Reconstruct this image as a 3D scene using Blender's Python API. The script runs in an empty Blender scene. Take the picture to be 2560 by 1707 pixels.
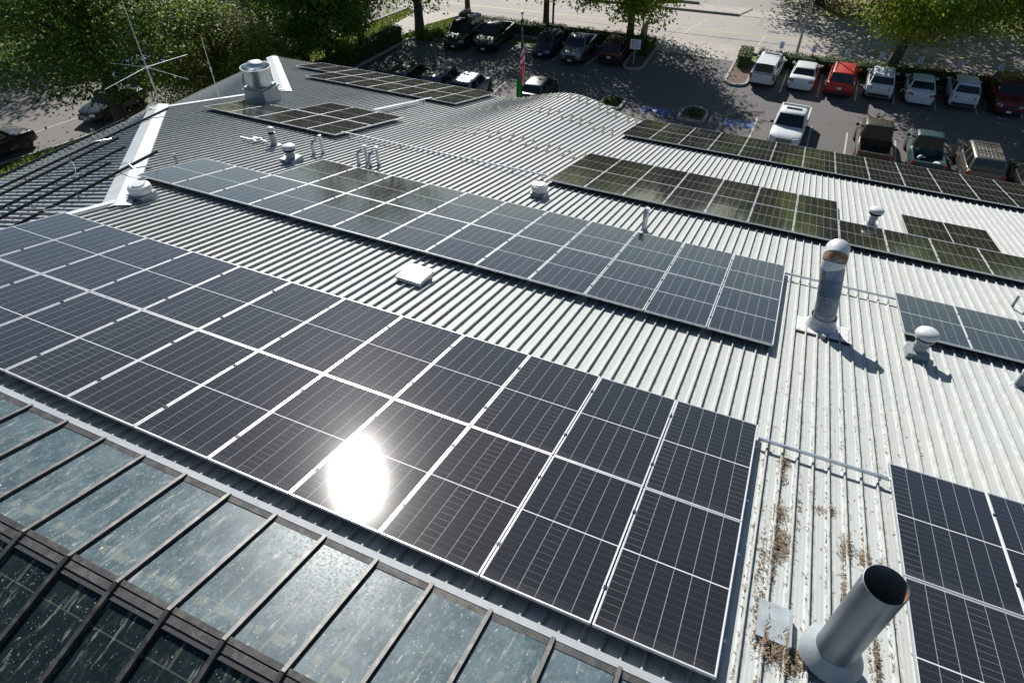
import bpy, bmesh, math, random
import numpy as np
from mathutils import Vector, Matrix
R = math.radians
random.seed(7)
rng = np.random.default_rng(11)
sc = bpy.context.scene
COL = sc.collection

# ------------------------------------------------------------------ camera
cam = bpy.data.cameras.new('camera'); camo = bpy.data.objects.new('camera', cam); COL.objects.link(camo)
cam.sensor_width = 36.0; cam.lens = 1606.26 / 2560 * 36.0
cam.clip_start = 0.1; cam.clip_end = 2000
Wm = Matrix(((0.911857,-0.275384,0.304434,-0.738575),(0.410507,0.610225,-0.677576,-2.721053),(0.000821,0.742825,0.669485,5.882123),(0.000000,0.000000,0.000000,1.000000)))
camo.matrix_world = Wm
sc.camera = camo
sc.render.resolution_x = 1024; sc.render.resolution_y = 682

# ------------------------------------------------------------------ light
SUN = Vector((-0.440, 0.735, 0.516)).normalized()
world = bpy.data.worlds.new('World'); sc.world = world; world.use_nodes = True
wn = world.node_tree; wn.nodes.clear()
sky = wn.nodes.new('ShaderNodeTexSky'); sky.sky_type = 'NISHITA'; sky.sun_disc = False
sky.sun_elevation = math.asin(SUN.z); sky.sun_rotation = math.atan2(SUN.x, SUN.y)
sky.air_density = 1.0; sky.dust_density = 0.3; sky.ozone_density = 2.5; sky.altitude = 50
bg = wn.nodes.new('ShaderNodeBackground'); bg.inputs[1].default_value = 0.060
wo = wn.nodes.new('ShaderNodeOutputWorld')
wn.links.new(sky.outputs[0], bg.inputs[0]); wn.links.new(bg.outputs[0], wo.inputs[0])
sl_ = bpy.data.lights.new('sun', 'SUN'); sl_.energy = 5.0; sl_.angle = R(0.5); sl_.color = (1.0, 0.965, 0.915)
suno = bpy.data.objects.new('sun', sl_); COL.objects.link(suno)
suno.rotation_euler = SUN.to_track_quat('Z', 'Y').to_euler()
sc.view_settings.view_transform = 'Standard'; sc.view_settings.look = 'None'
sc.view_settings.exposure = 0.62; sc.view_settings.gamma = 1.0

# ------------------------------------------------------------------ geometry frame
S = R(13.337); TS, CS, SS = math.tan(S), math.cos(S), math.sin(S)
ND = Vector((0, SS, CS)); VD = Vector((0, CS, -SS))
G = -12.3
def pv(u, v, h=0.0):                     # point on the panel plane: u across, v down the slope, h above it
    return Vector((u, 0, 0)) + VD * v + ND * h
def hump(x, y):
    if abs(x + 10.3) > 3.55 or y < 9: return 0.0
    a = math.cos((x + 10.3) / 3.55 * math.pi / 2) ** 2
    return 0.70 * a * min(1.15, ((y - 9) / 16.5) ** 1.7)
RH = 0.17
def rz(x, y):                            # height of the roof pans
    return -y * TS - RH / CS + hump(x, y)

# ------------------------------------------------------------------ materials
MATS = {}
PITCH = 0.197
def nodes(name):
    m = bpy.data.materials.new(name); m.use_nodes = True; nt = m.node_tree
    return m, nt, nt.nodes['Principled BSDF']
class NB:                                # tiny node expression helper
    def __init__(s, nt): s.nt = nt; s.L = nt.links
    def n(s, t, **k):
        x = s.nt.nodes.new(t)
        for a, b in k.items(): setattr(x, a, b)
        return x
    def put(s, sock, v):
        if isinstance(v, (int, float)): sock.default_value = v
        elif isinstance(v, tuple): sock.default_value = v if len(v) == len(sock.default_value) else (*v, 1)
        else: s.L.new(v, sock)
    def m(s, op, a, b=0.0, c=0.0, clamp=False):
        x = s.n('ShaderNodeMath', operation=op, use_clamp=clamp)
        for i, v in enumerate((a, b, c)):
            s.put(x.inputs[i], v)
        return x.outputs[0]
    def mix(s, f, a, b):
        x = s.n('ShaderNodeMix', data_type='RGBA'); s.put(x.inputs[0], f); s.put(x.inputs[6], a); s.put(x.inputs[7], b); return x.outputs[2]
    def noise(s, vec, scale, detail=3, rough=.55):
        x = s.n('ShaderNodeTexNoise'); s.L.new(vec, x.inputs['Vector']); x.inputs['Scale'].default_value = scale
        x.inputs['Detail'].default_value = detail; x.inputs['Roughness'].default_value = rough; return x.outputs[0]
    def coord(s, kind='Object', sc=(1, 1, 1)):
        t = s.n('ShaderNodeTexCoord'); mp = s.n('ShaderNodeMapping'); s.L.new(t.outputs[kind], mp.inputs[0])
        mp.inputs['Scale'].default_value = sc; return mp.outputs[0]
    def geo(s, sc=(1, 1, 1)):
        t = s.n('ShaderNodeNewGeometry'); mp = s.n('ShaderNodeMapping'); s.L.new(t.outputs['Position'], mp.inputs[0])
        mp.inputs['Scale'].default_value = sc; return mp.outputs[0]
    def ramp(s, f, a, b):                # smooth step a..b
        x = s.n('ShaderNodeMapRange', interpolation_type='SMOOTHSTEP'); s.put(x.inputs[0], f)
        x.inputs[1].default_value = a; x.inputs[2].default_value = b; return x.outputs[0]
    def bump(s, h, dist, bsdf, st=1.0):
        x = s.n('ShaderNodeBump'); s.put(x.inputs['Height'], h); x.inputs['Distance'].default_value = dist; x.inputs['Strength'].default_value = st
        s.L.new(x.outputs[0], bsdf.inputs['Normal'])
def pm(name, col, rough=.5, metal=0.0, var=.25, scale=3.0, bump=0.0, bscale=30, coat=0.0, stretch=(1, 1, 1), spec=.5, dirt=None, kind='geo'):
    if name in MATS: return MATS[name]
    m, nt, p = nodes(name); b = NB(nt)
    v = b.geo(stretch) if kind == 'geo' else b.coord('Object', stretch)
    n1 = b.noise(v, scale, 4)
    n2 = b.noise(v, scale * 7.3, 3)
    f = b.m('ADD', b.m('MULTIPLY', n1, .65), b.m('MULTIPLY', n2, .35))
    f = b.ramp(f, .3, .7)
    c = b.mix(f, tuple(x * (1 - var) for x in col), tuple(min(1, x * (1 + var)) for x in col))
    if dirt:
        n3 = b.ramp(b.noise(v, dirt[1], 5, .65), dirt[2], dirt[2] + .12)
        c = b.mix(b.m('MULTIPLY', n3, dirt[3]), c, dirt[0])
    b.L.new(c, p.inputs['Base Color'])
    b.put(p.inputs['Roughness'], b.m('ADD', rough - .06, b.m('MULTIPLY', n2, .12)))
    p.inputs['Metallic'].default_value = metal; p.inputs['Specular IOR Level'].default_value = spec
    p.inputs['Coat Weight'].default_value = coat; p.inputs['Coat Roughness'].default_value = .03
    if bump: b.bump(b.noise(v, bscale, 4), bump, p)
    MATS[name] = m; return m

def make_panel_glass(W, H):
    m, nt, p = nodes('panel_glass'); b = NB(nt)
    t = b.n('ShaderNodeTexCoord'); sep = b.n('ShaderNodeSeparateXYZ'); b.L.new(t.outputs['Object'], sep.inputs[0])
    x, y = sep.outputs[0], sep.outputs[1]
    mg = .017
    cw = (W - 2 * mg) / 6; ch = (H / 2 - mg - .007) / 11
    fx = b.m('FRACT', b.m('DIVIDE', b.m('SUBTRACT', x, mg), cw))
    dx = b.m('MULTIPLY', b.m('MINIMUM', fx, b.m('SUBTRACT', 1.0, fx)), cw)
    ym = b.m('SUBTRACT', b.m('ABSOLUTE', b.m('SUBTRACT', y, H / 2)), .007)
    fy = b.m('FRACT', b.m('DIVIDE', ym, ch)); dy = b.m('MULTIPLY', b.m('MINIMUM', fy, b.m('SUBTRACT', 1.0, fy)), ch)
    lx = b.m('LESS_THAN', dx, .0022); ly = b.m('LESS_THAN', dy, .0013)
    edge = b.m('MINIMUM', b.m('MINIMUM', b.m('SUBTRACT', x, mg), b.m('SUBTRACT', W - mg, x)), b.m('MINIMUM', b.m('SUBTRACT', y, mg), b.m('SUBTRACT', H - mg, y)))
    white = b.m('MAXIMUM', b.m('LESS_THAN', edge, 0.0), b.m('LESS_THAN', ym, 0.0))
    bus = b.m('LESS_THAN', b.m('ABSOLUTE', b.m('SUBTRACT', b.m('FRACT', b.m('MULTIPLY', fx, 10.0)), .5)), .055)
    oi = b.n('ShaderNodeObjectInfo')
    g = b.geo(); nz = b.noise(g, 1.3, 3); dust = b.noise(g, 22, 5, .7)
    # the ribbons between half cells catch light in uneven rows
    cellid = b.m('FLOOR', b.m('DIVIDE', b.m('SUBTRACT', x, mg), cw))
    wn_ = b.n('ShaderNodeTexWhiteNoise', noise_dimensions='2D'); cb = b.n('ShaderNodeCombineXYZ')
    b.L.new(cellid, cb.inputs[0]); b.L.new(oi.outputs['Random'], cb.inputs[1]); b.L.new(cb.outputs[0], wn_.inputs['Vector'])
    lyv = b.m('ADD', .14, b.m('MULTIPLY', b.m('POWER', wn_.outputs[0], 2.5), .5))
    cell = b.mix(oi.outputs['Random'], (.008, .0085, .0095), (.014, .012, .010))
    cell = b.mix(b.m('MULTIPLY', nz, .5), cell, (.011, .012, .013))
    c = b.mix(b.m('MULTIPLY', bus, .30), cell, (.13, .13, .14))
    c = b.mix(b.m('MULTIPLY', ly, lyv), c, (.42, .40, .36))
    c = b.mix(b.m('MULTIPLY', lx, .75), c, (.42, .43, .45))
    c = b.mix(b.ramp(dust, .62, .8), c, (.045, .045, .042))
    low = b.m('MULTIPLY', b.m('SUBTRACT', 1.0, b.ramp(y, .0, .16)), b.ramp(nz, .35, .6)); c = b.mix(b.m('MULTIPLY', low, .35), c, (.08, .078, .07))
    c = b.mix(b.m('MULTIPLY', white, .9), c, (.62, .63, .64))
    b.L.new(c, p.inputs['Base Color'])
    b.put(p.inputs['Roughness'], b.m('ADD', .044, b.m('ADD', b.m('MULTIPLY', nz, .02), b.m('MULTIPLY', oi.outputs['Random'], .012))))
    p.inputs['Coat Weight'].default_value = .035; p.inputs['Coat Roughness'].default_value = .30; p.inputs['Coat IOR'].default_value = 1.4; p.inputs['Coat Tint'].default_value = (1, .98, .96, 1)
    p.inputs["IOR"].default_value = 1.54; p.inputs['Specular IOR Level'].default_value = .5
    return m

def make_roof_mat(name, base=(.375, .395, .380), axis='Y'):
    m, nt, p = nodes(name); b = NB(nt)
    st = (9, .35, .35) if axis == 'Y' else (.35, 9, .35)
    g1 = b.geo(st); g0 = b.geo(); g2 = b.geo((4.2, 1.2, 1.2) if axis == 'Y' else (1.2, 4.2, 1.2))
    streak = b.ramp(b.noise(g1, 1.0, 5, .7), .42, .72)
    blot = b.ramp(b.noise(g0, .55, 4), .4, .68)
    c = b.mix(b.m('MULTIPLY', streak, .45), base, tuple(v * .72 for v in base))
    c = b.mix(b.m('MULTIPLY', blot, .25), c, (.42, .41, .37))
    speck = b.ramp(b.noise(g2, 9.0, 5, .75), .66, .74)
    c = b.mix(b.m('MULTIPLY', speck, .55), c, (.16, .13, .09))
    drop = b.ramp(b.noise(g2, 3.1, 3, .6), .74, .78)
    c = b.mix(b.m('MULTIPLY', drop, .6), c, (.6, .6, .58))
    # rib-foot grime, painted heavier on the shaded side to deepen the ribs' shade
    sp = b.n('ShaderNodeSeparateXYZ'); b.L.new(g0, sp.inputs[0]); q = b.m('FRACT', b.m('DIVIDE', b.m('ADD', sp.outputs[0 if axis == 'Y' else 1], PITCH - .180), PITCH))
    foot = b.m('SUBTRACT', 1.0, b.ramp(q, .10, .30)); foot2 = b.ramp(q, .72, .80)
    grime_shade = b.m('MULTIPLY', b.m('MAXIMUM', foot, b.m('MULTIPLY', foot2, .5)), b.ramp(b.noise(g2, 5.0, 5, .7), .38, .62))
    c = b.mix(b.m('MULTIPLY', grime_shade, .62), c, (.095, .075, .05))
    b.L.new(c, p.inputs['Base Color']); p.inputs['Roughness'].default_value = .55; p.inputs['Specular IOR Level'].default_value = .25
    b.bump(b.noise(g0, 3.0, 3), .012, p, .6)
    return m
def leaf_mat(name, c1, c2, c3, tr=.35):
    m, nt, p = nodes(name); b = NB(nt)
    g = b.n('ShaderNodeNewGeometry'); r = g.outputs['Random Per Island']
    c = b.mix(r, c1, c2); c = b.mix(b.m('GREATER_THAN', b.m('FRACT', b.m('MULTIPLY', r, 17.3)), .88), c, c3)
    big = b.ramp(b.noise(b.geo(), .45, 2), .45, .62); c = b.mix(b.m('MULTIPLY', big, .45), c, c3)
    b.L.new(c, p.inputs['Base Color']); p.inputs['Roughness'].default_value = .55; p.inputs['Specular IOR Level'].default_value = .3
    tl = b.n('ShaderNodeBsdfTranslucent'); b.L.new(b.mix(.5, c, c2), tl.inputs[0])
    mx = b.n('ShaderNodeMixShader'); mx.inputs[0].default_value = tr
    out = [n for n in nt.nodes if n.type == 'OUTPUT_MATERIAL'][0]
    b.L.new(p.outputs[0], mx.inputs[1]); b.L.new(tl.outputs[0], mx.inputs[2]); b.L.new(mx.outputs[0], out.inputs[0])
    return m
def make_skyglass(name, W, Lh, back=False):
    m, nt, p = nodes(name); b = NB(nt)
    t = b.n('ShaderNodeTexCoord'); sep = b.n('ShaderNodeSeparateXYZ'); b.L.new(t.outputs['Object'], sep.inputs[0])
    x, y = sep.outputs[0], sep.outputs[1]
    oi = b.n('ShaderNodeObjectInfo'); off = b.n('ShaderNodeCombineXYZ'); b.L.new(b.m('MULTIPLY', oi.outputs['Random'], 50.0), off.inputs[2])
    ad = b.n('ShaderNodeVectorMath', operation='ADD'); b.L.new(t.outputs['Object'], ad.inputs[0]); b.L.new(off.outputs[0], ad.inputs[1])
    def mp(s):
        q = b.n('ShaderNodeMapping'); b.L.new(ad.outputs[0], q.inputs[0]); q.inputs['Scale'].default_value = s; return q.outputs[0]
    iso, st = mp((1, 1, 1)), mp((7, 1.1, 1))
    film = b.ramp(b.noise(iso, 2.2, 6, .7), .35, .7)
    fine = b.ramp(b.noise(iso, 34, 5, .8), .42, .75)
    streak = b.ramp(b.noise(st, 2.3, 5, .72), .575, .68)
    spl = b.ramp(b.noise(mp((2.6, 1.1, 1)), 5.0, 5, .8), .655, .71)
    dots = b.ramp(b.noise(iso, 46, 2, .6), .69, .73)
    mott = b.ramp(b.noise(mp((5, 2.2, 1)), 2.6, 6, .8), .50, .66)
    if back: base, filmc, amt = (.008, .016, .017), (.022, .036, .038), .5  # slope facing away from the sun: its shade is put into darker glass colours
    else: base, filmc, amt = (.040, .068, .082), (.115, .155, .168), .8
    c = b.mix(b.m('MULTIPLY', film, amt), base, filmc)
    c = b.mix(b.m('MULTIPLY', fine, .35), c, filmc)
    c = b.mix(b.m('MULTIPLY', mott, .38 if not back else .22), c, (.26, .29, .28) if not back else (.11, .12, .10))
    inside = b.m('LESS_THAN', b.m('ABSOLUTE', b.m('SUBTRACT', x, W * .5)), .014)
    inside = b.m('MULTIPLY', inside, b.m('LESS_THAN', y, Lh * .62) if not back else b.m('LESS_THAN', y, Lh * .12))
    sq = b.m('MULTIPLY', b.m('LESS_THAN', b.m('ABSOLUTE', b.m('SUBTRACT', y, Lh * .17)), .045),
             b.m('GREATER_THAN', b.m('ABSOLUTE', b.m('SUBTRACT', x, W * .42)), W * .10))
    sq = b.m('MULTIPLY', sq, b.m('LESS_THAN', b.m('ABSOLUTE', b.m('SUBTRACT', x, W * .48)), W * .30))
    if back: sq = b.m('LESS_THAN', b.m('ABSOLUTE', b.m('SUBTRACT', y, Lh * .12)), .006)
    c = b.mix(b.m('MULTIPLY', b.m('MAXIMUM', inside, sq), .30), c, (.24, .235, .17))
    c = b.mix(b.m('MULTIPLY', streak, .45), c, (.42, .42, .39))
    c = b.mix(b.m('MULTIPLY', spl, .85), c, (.58, .57, .53))
    c = b.mix(b.m('MULTIPLY', dots, .7), c, (.75, .75, .72))
    b.L.new(c, p.inputs['Base Color'])
    b.put(p.inputs['Roughness'], b.m('ADD', .28, b.m('MULTIPLY', fine, .22)))
    p.inputs['IOR'].default_value = 1.45; p.inputs['Specular IOR Level'].default_value = .09
    return m

M_FR = pm('panel_frame_metal', (.60, .61, .62), .34, .55, var=.06, scale=2)
M_GALV = pm('galvanised_metal', (.42, .46, .49), .38, .75, var=.22, scale=6, stretch=(1, 1, .5))
M_GPAINT = pm('grey_painted_metal', (.27, .305, .315), .5, .1, var=.18, scale=5, dirt=((.16, .14, .11), 9, .6, .5))
M_WPAINT = pm('white_painted_metal', (.55, .565, .555), .45, .05, var=.1, scale=4, dirt=((.28, .22, .15), 14, .62, .45))
M_CAPW = pm('white_flashing_metal', (.40, .42, .425), .42, .05, var=.08, scale=2)
M_SEAL = pm('sealant', (.50, .50, .49), .7, 0, var=.25, scale=12, bump=.01, bscale=20)
M_RUST = pm('rusty_metal', (.24, .125, .07), .7, .2, var=.5, scale=9, dirt=((.45, .42, .38), 7, .5, .6))
M_DARK = pm('black_rail_metal', (.022, .026, .028), .35, .6, var=.2)
M_BLACK = pm('black_rubber', (.012, .012, .013), .7, 0, var=.3)
M_ALU = pm('rail_aluminium', (.50, .55, .60), .3, .8, var=.08)
M_CONC = pm('concrete', (.33, .295, .26), .85, 0, var=.18, scale=1.5, bump=.004, bscale=40)
M_KERB = pm('kerb_concrete', (.27, .265, .25), .85, 0, var=.2, scale=2)
M_WALL = pm('building_wall', (.11, .10, .09), .8, 0, var=.12, scale=2)
M_BARK = pm('bark', (.075, .06, .048), .9, 0, var=.4, scale=6, bump=.03, bscale=14)
M_LINE = pm('parking_paint', (.38, .38, .37), .7, 0, var=.25, scale=5)
M_YEL = pm('yellow_paint', (.55, .42, .14), .7, 0, var=.25, scale=4)
M_BLUEP = pm('blue_paint', (.015, .07, .22), .6, 0, var=.2, scale=4)
M_MULCH = pm('mulch', (.10, .065, .045), .95, 0, var=.5, scale=8, bump=.03, bscale=22)
M_MULL = pm('mullion_metal', (.060, .058, .056), .5, .3, var=.4, scale=9, dirt=((.16, .145, .125), 7, .5, .5))
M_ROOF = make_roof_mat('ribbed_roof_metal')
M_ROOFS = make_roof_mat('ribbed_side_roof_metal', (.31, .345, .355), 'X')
M_WOOD = pm('pole_wood', (.10, .075, .055), .9, 0, var=.3, scale=5)

# ------------------------------------------------------------------ object helpers
def tag(o, label=None, cat=None, group=None, kind=None):
    if label: o['label'] = label
    if cat: o['category'] = cat
    if group: o['group'] = group
    if kind: o['kind'] = kind
    return o
def empty(name, loc=(0, 0, 0), rot=(0, 0, 0), label=None, cat=None, group=None):
    o = bpy.data.objects.new(name, None); COL.objects.link(o); o.location = loc; o.rotation_euler = rot; o.empty_display_size = .2
    return tag(o, label, cat, group)
def link(name, me, parent=None, loc=None, rot=None):
    o = bpy.data.objects.new(name, me); COL.objects.link(o)
    if parent: o.parent = parent
    if loc is not None: o.location = loc
    if rot is not None: o.rotation_euler = rot
    return o
def copy_thing(root, loc, rot=None, label=None, group=None):
    r = root.copy(); COL.objects.link(r); r.location = loc
    if rot is not None: r.rotation_euler = rot
    if label: r['label'] = label
    if group: r['group'] = group
    for ch in list(root.children):
        c = ch.copy(); COL.objects.link(c); c.parent = r
        for g in list(ch.children):
            d = g.copy(); COL.objects.link(d); d.parent = c
    return r
class MB:
    def __init__(s): s.v = []; s.f = []; s.mi = []
    def add(s, vs, fs, mi=0):
        k = len(s.v); s.v += [tuple(v) for v in vs]; s.f += [tuple(i + k for i in f) for f in fs]; s.mi += [mi] * len(fs); return s
    def box(s, c, d, rot=None, mi=0):
        x, y, z = (q / 2 for q in d)
        vs = [Vector((i * x, j * y, k * z)) for i in (-1, 1) for j in (-1, 1) for k in (-1, 1)]
        if rot is not None: vs = [rot @ v for v in vs]
        vs = [v + Vector(c) for v in vs]
        return s.add(vs, [(0, 1, 3, 2), (4, 6, 7, 5), (0, 4, 5, 1), (2, 3, 7, 6), (0, 2, 6, 4), (1, 5, 7, 3)], mi)
    def bar(s, a, b, w, h, up=(0, 0, 1), mi=0):
        a, b = Vector(a), Vector(b); d = b - a; L = d.length; d.normalize(); u = Vector(up); sd = d.cross(u).normalized(); u = sd.cross(d)
        m = Matrix((sd, d, u)).transposed()
        return s.box((a + b) / 2, (w, L, h), m, mi)
    def quad(s, a, b, c, d, mi=0): return s.add([a, b, c, d], [(0, 1, 2, 3)], mi)
    def poly(s, pts, mi=0): return s.add(pts, [tuple(range(len(pts)))], mi)
    def prism(s, pts, z0, z1, mi=0):
        n = len(pts); vs = [(x, y, z0) for x, y in pts] + [(x, y, z1) for x, y in pts]
        return s.add(vs, [tuple(range(n, 2 * n)), tuple(reversed(range(n)))] + [(i, (i + 1) % n, n + (i + 1) % n, n + i) for i in range(n)], mi)
    def tube(s, pts, rad, n=10, cap=True, mi=0):
        pts = [Vector(p) for p in pts]; rad = rad if isinstance(rad, (list, tuple)) else [rad] * len(pts)
        vs = []; prev = None
        for i, p in enumerate(pts):
            d = (pts[min(i + 1, len(pts) - 1)] - pts[max(i - 1, 0)]).normalized()
            if prev is None: a = d.orthogonal().normalized()
            else: a = (prev - d * prev.dot(d)).normalized()
            prev = a; c = d.cross(a)
            vs += [p + (a * math.cos(t) + c * math.sin(t)) * rad[i] for t in (2 * math.pi * k / n for k in range(n))]
        fs = [(i * n + k, i * n + (k + 1) % n, (i + 1) * n + (k + 1) % n, (i + 1) * n + k) for i in range(len(pts) - 1) for k in range(n)]
        if cap: fs += [tuple(reversed(range(n))), tuple((len(pts) - 1) * n + k for k in range(n))]
        return s.add(vs, fs, mi)
    def lathe(s, prof, n=24, c=(0, 0, 0), mi=0):
        c = Vector(c); vs = [c + Vector((r * math.cos(t), r * math.sin(t), z)) for r, z in prof for t in (2 * math.pi * k / n for k in range(n))]
        fs = [(i * n + k, i * n + (k + 1) % n, (i + 1) * n + (k + 1) % n, (i + 1) * n + k) for i in range(len(prof) - 1) for k in range(n)]
        return s.add(vs, fs, mi)
    def mesh(s, name, mats, smooth=False, fix=False):
        me = bpy.data.meshes.new(name); me.from_pydata(s.v, [], s.f)
        for m in (mats if isinstance(mats, (list, tuple)) else [mats]): me.materials.append(m)
        if any(s.mi): me.polygons.foreach_set('material_index', s.mi)
        if fix:
            b = bmesh.new(); b.from_mesh(me); bmesh.ops.recalc_face_normals(b, faces=b.faces); b.to_mesh(me); b.free()
        if smooth:
            me.polygons.foreach_set('use_smooth', [True] * len(me.polygons))
            me.set_sharp_from_angle(angle=R(38))
        me.update(); return me
    def ob(s, name, mats, parent=None, smooth=False, loc=None, rot=None, fix=True):
        return link(name, s.mesh(name, mats, smooth, fix), parent, loc, rot)
def np_mesh(name, verts, quads, mat, smooth=False):
    me = bpy.data.meshes.new(name); nv, nf = len(verts), len(quads)
    me.vertices.add(nv); me.vertices.foreach_set('co', np.asarray(verts, dtype=np.float32).ravel())
    me.loops.add(nf * 4); me.loops.foreach_set('vertex_index', np.asarray(quads, dtype=np.int32).ravel())
    me.polygons.add(nf); me.polygons.foreach_set('loop_start', np.arange(0, nf * 4, 4, dtype=np.int32))
    me.materials.append(mat); me.update(calc_edges=True)
    if smooth: me.polygons.foreach_set('use_smooth', [True] * nf)
    return me

# ================================================================== GROUND
def struct(o): o['kind'] = 'structure'; return o
def slab(name, pts, z, mat, z0=None):
    m = MB(); m.prism(pts, G - .3 if z0 is None else z0, z)
    return struct(m.ob(name, mat))
def asphalt(name, col, cracks=.5, big=.08):
    m, nt, p = nodes(name); b = NB(nt); g = b.geo()
    n1 = b.ramp(b.noise(g, .12, 4), .3, .7); n2 = b.noise(g, 40, 4, .8); n3 = b.ramp(b.noise(g, .8, 5), .35, .7)
    c = b.mix(b.m('MULTIPLY', n1, .5), tuple(v * .82 for v in col), tuple(v * 1.15 for v in col))
    c = b.mix(b.m('MULTIPLY', n2, .5), c, tuple(v * .62 for v in col)); c = b.mix(b.m('MULTIPLY', n3, .22), c, tuple(v * .75 for v in col))
    vo = b.n('ShaderNodeTexVoronoi', feature='DISTANCE_TO_EDGE'); vo.inputs['Scale'].default_value = .16
    nn = b.n('ShaderNodeTexNoise'); nn.inputs['Scale'].default_value = .6; b.L.new(g, nn.inputs['Vector'])
    vm = b.n('ShaderNodeVectorMath', operation='MULTIPLY_ADD'); b.L.new(nn.outputs['Color'], vm.inputs[0]); vm.inputs[1].default_value = (2.5, 2.5, 0); b.L.new(g, vm.inputs[2])
    b.L.new(vm.outputs[0], vo.inputs['Vector'])
    cr = b.m('LESS_THAN', vo.outputs['Distance'], .006)
    c = b.mix(b.m('MULTIPLY', cr, cracks), c, tuple(v * .45 for v in col))
    b.L.new(c, p.inputs['Base Color']); p.inputs['Roughness'].default_value = .88
    b.bump(n2, .004, p); return m
M_ASPH = asphalt('lot_asphalt', (.115, .107, .100))
M_ROAD = asphalt('road_concrete', (.36, .325, .30), .45)
M_STREET = asphalt('street_asphalt', (.185, .168, .155), .4)
M_GRASSB = pm('lawn_soil', (.10, .14, .025), .9, 0, var=.35, scale=2.5, bump=.02, bscale=60)

big = MB(); big.quad((-400, -300, G - .12), (400, -300, G - .12), (400, 500, G - .12), (-400, 500, G - .12))
struct(big.ob('ground', M_GRASSB))
slab('parking_lot', [(-33.6, 20), (40, 20), (40, 54.4), (-13.0, 54.4), (-13, 53.2), (-33.6, 49.0)], G, M_ASPH, G - .1)
def yn(x): return 58.9 + .06 * x
def yf(x): return 68.0 + .06 * x
slab('driveway', [(-13.2, 54.4), (-6.3, 54.4), (-5.6, yn(-5.6)), (-14, yn(-14))], G - .003, M_CONC, G - .1)
slab('road', [(-150, yn(-150) - 1), (-70, yn(-70)), (-38.6, yn(-38.6)), (120, yn(120)), (120, yf(120)), (-150, yf(-150))], G - .004, M_ROAD, G - .1)
slab('street', [(-43.2, -60), (-43.9, 17.3), (-42.9, 20.3), (-42.2, 23.5), (-41.4, 28), (-40.4, 38), (-39.2, 52), (-38.4, yn(-38.4)), (-53, yn(-53)), (-57.5, 20), (-58, -60)], G - .008, M_STREET, G - .1)
slab('pavement', [(-37.6, 30), (-36.1, 30), (-34.3, 52.5), (-33.0, 56.0), (-14.0, 56.7), (-14.0, yn(-14)), (-38.2, yn(-38)), (-36.6, 46)], G + .05, M_CONC)
slab('pavement', [(-5.7, 56.9), (60, 60.6), (60, yn(60)), (-5.7, yn(-5.7))], G + .05, M_CONC)
slab('pavement', [(-150, yf(-150)), (-17, yf(-17)), (-17, yf(-17) + 2.3), (-150, yf(-150) + 2.3)], G + .08, M_CONC)
slab('pavement', [(-17, yf(-17)), (-8.3, yf(-8.3)), (-7.4, yf(-7.4) + 2.6), (-17, yf(-17) + 2.3)], G + .09, M_CONC)
slab('pavement', [(-8.3, yf(-8.3)), (60, yf(60)), (60, yf(60) + 2.5), (-7.4, yf(-7.4) + 2.6)], G + .02, M_CONC)
slab('driveway', [(-60, 70), (-9, 70.2), (-1.5, 70.6), (2.5, 92), (4, 130), (-60, 130)], G - .02, asphalt('far_lot_paving', (.31, .285, .265), .4), G - .1)
slab('pavement', [(-61, -40), (-58.2, -40), (-57.6, 20), (-53.2, yn(-53)), (-56.2, yn(-56)), (-60.2, 20)], G + .05, M_CONC)
# kerb strips
def kerb(name, pts, w=.16, h=.13, closed=False):
    m = MB(); n = len(pts)
    for i in range(n if closed else n - 1):
        a, b_ = pts[i], pts[(i + 1) % n]
        m.bar((*a, G + h / 2 - .02), (*b_, G + h / 2 - .02), w, h + .04)
    return struct(m.ob(name, M_KERB))
kerb('kerb', [(-43.9, 17.3), (-42.9, 20.3), (-42.2, 23.5), (-41.4, 28), (-40.4, 38), (-39.2, 52), (-38.6, 56.5)])
kerb('kerb', [(-33.9, 36), (-33.6, 48.0), (-32.9, 48.9), (-31.2, 49.2), (-30.8, 53.0), (-13.6, 53.3)])
kerb('kerb', [(-5.9, 54.6), (12, 54.9), (30, 56)])
kerb('kerb', [(-60, yf(-60) - .03), (-17, yf(-17) - .03), (-8.3, yf(-8.3) - .03)], h=.17)
kerb('kerb', [(-17, yf(-17) + 2.4), (-12.6, yf(-12.6) + 2.4)], h=.3)
def arc(cx, cy, r, a0, a1, n=7): return [(cx + r * math.cos(R(a0 + (a1 - a0) * i / n)), cy + r * math.sin(R(a0 + (a1 - a0) * i / n))) for i in range(n + 1)]
def island(pts, hump_=.1):
    m = MB(); m.prism(pts, G - .05, G + hump_); struct(m.ob('planting_bed', M_MULCH)); kerb('kerb', pts, .18, .16, True)
island([(-13.1, 55.2)] + [(-12.9, 50.0)] + arc(-13.65, 49.7, .75, 0, -180) + [(-14.6, 53.3), (-13.9, 55.0)])
island([(-6.4, 54.4)] + arc(-5.55, 49.7, .8, 180, 360) + [(-4.75, 54.4)])
island(arc(-7.15, 42.6, .85, 0, 180) + [(-8.0, 41.0), (-6.3, 41.0)])
island(arc(-12.9, 42.3, .75, 0, 180) + [(-13.65, 40.9), (-12.15, 40.9)])
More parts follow.
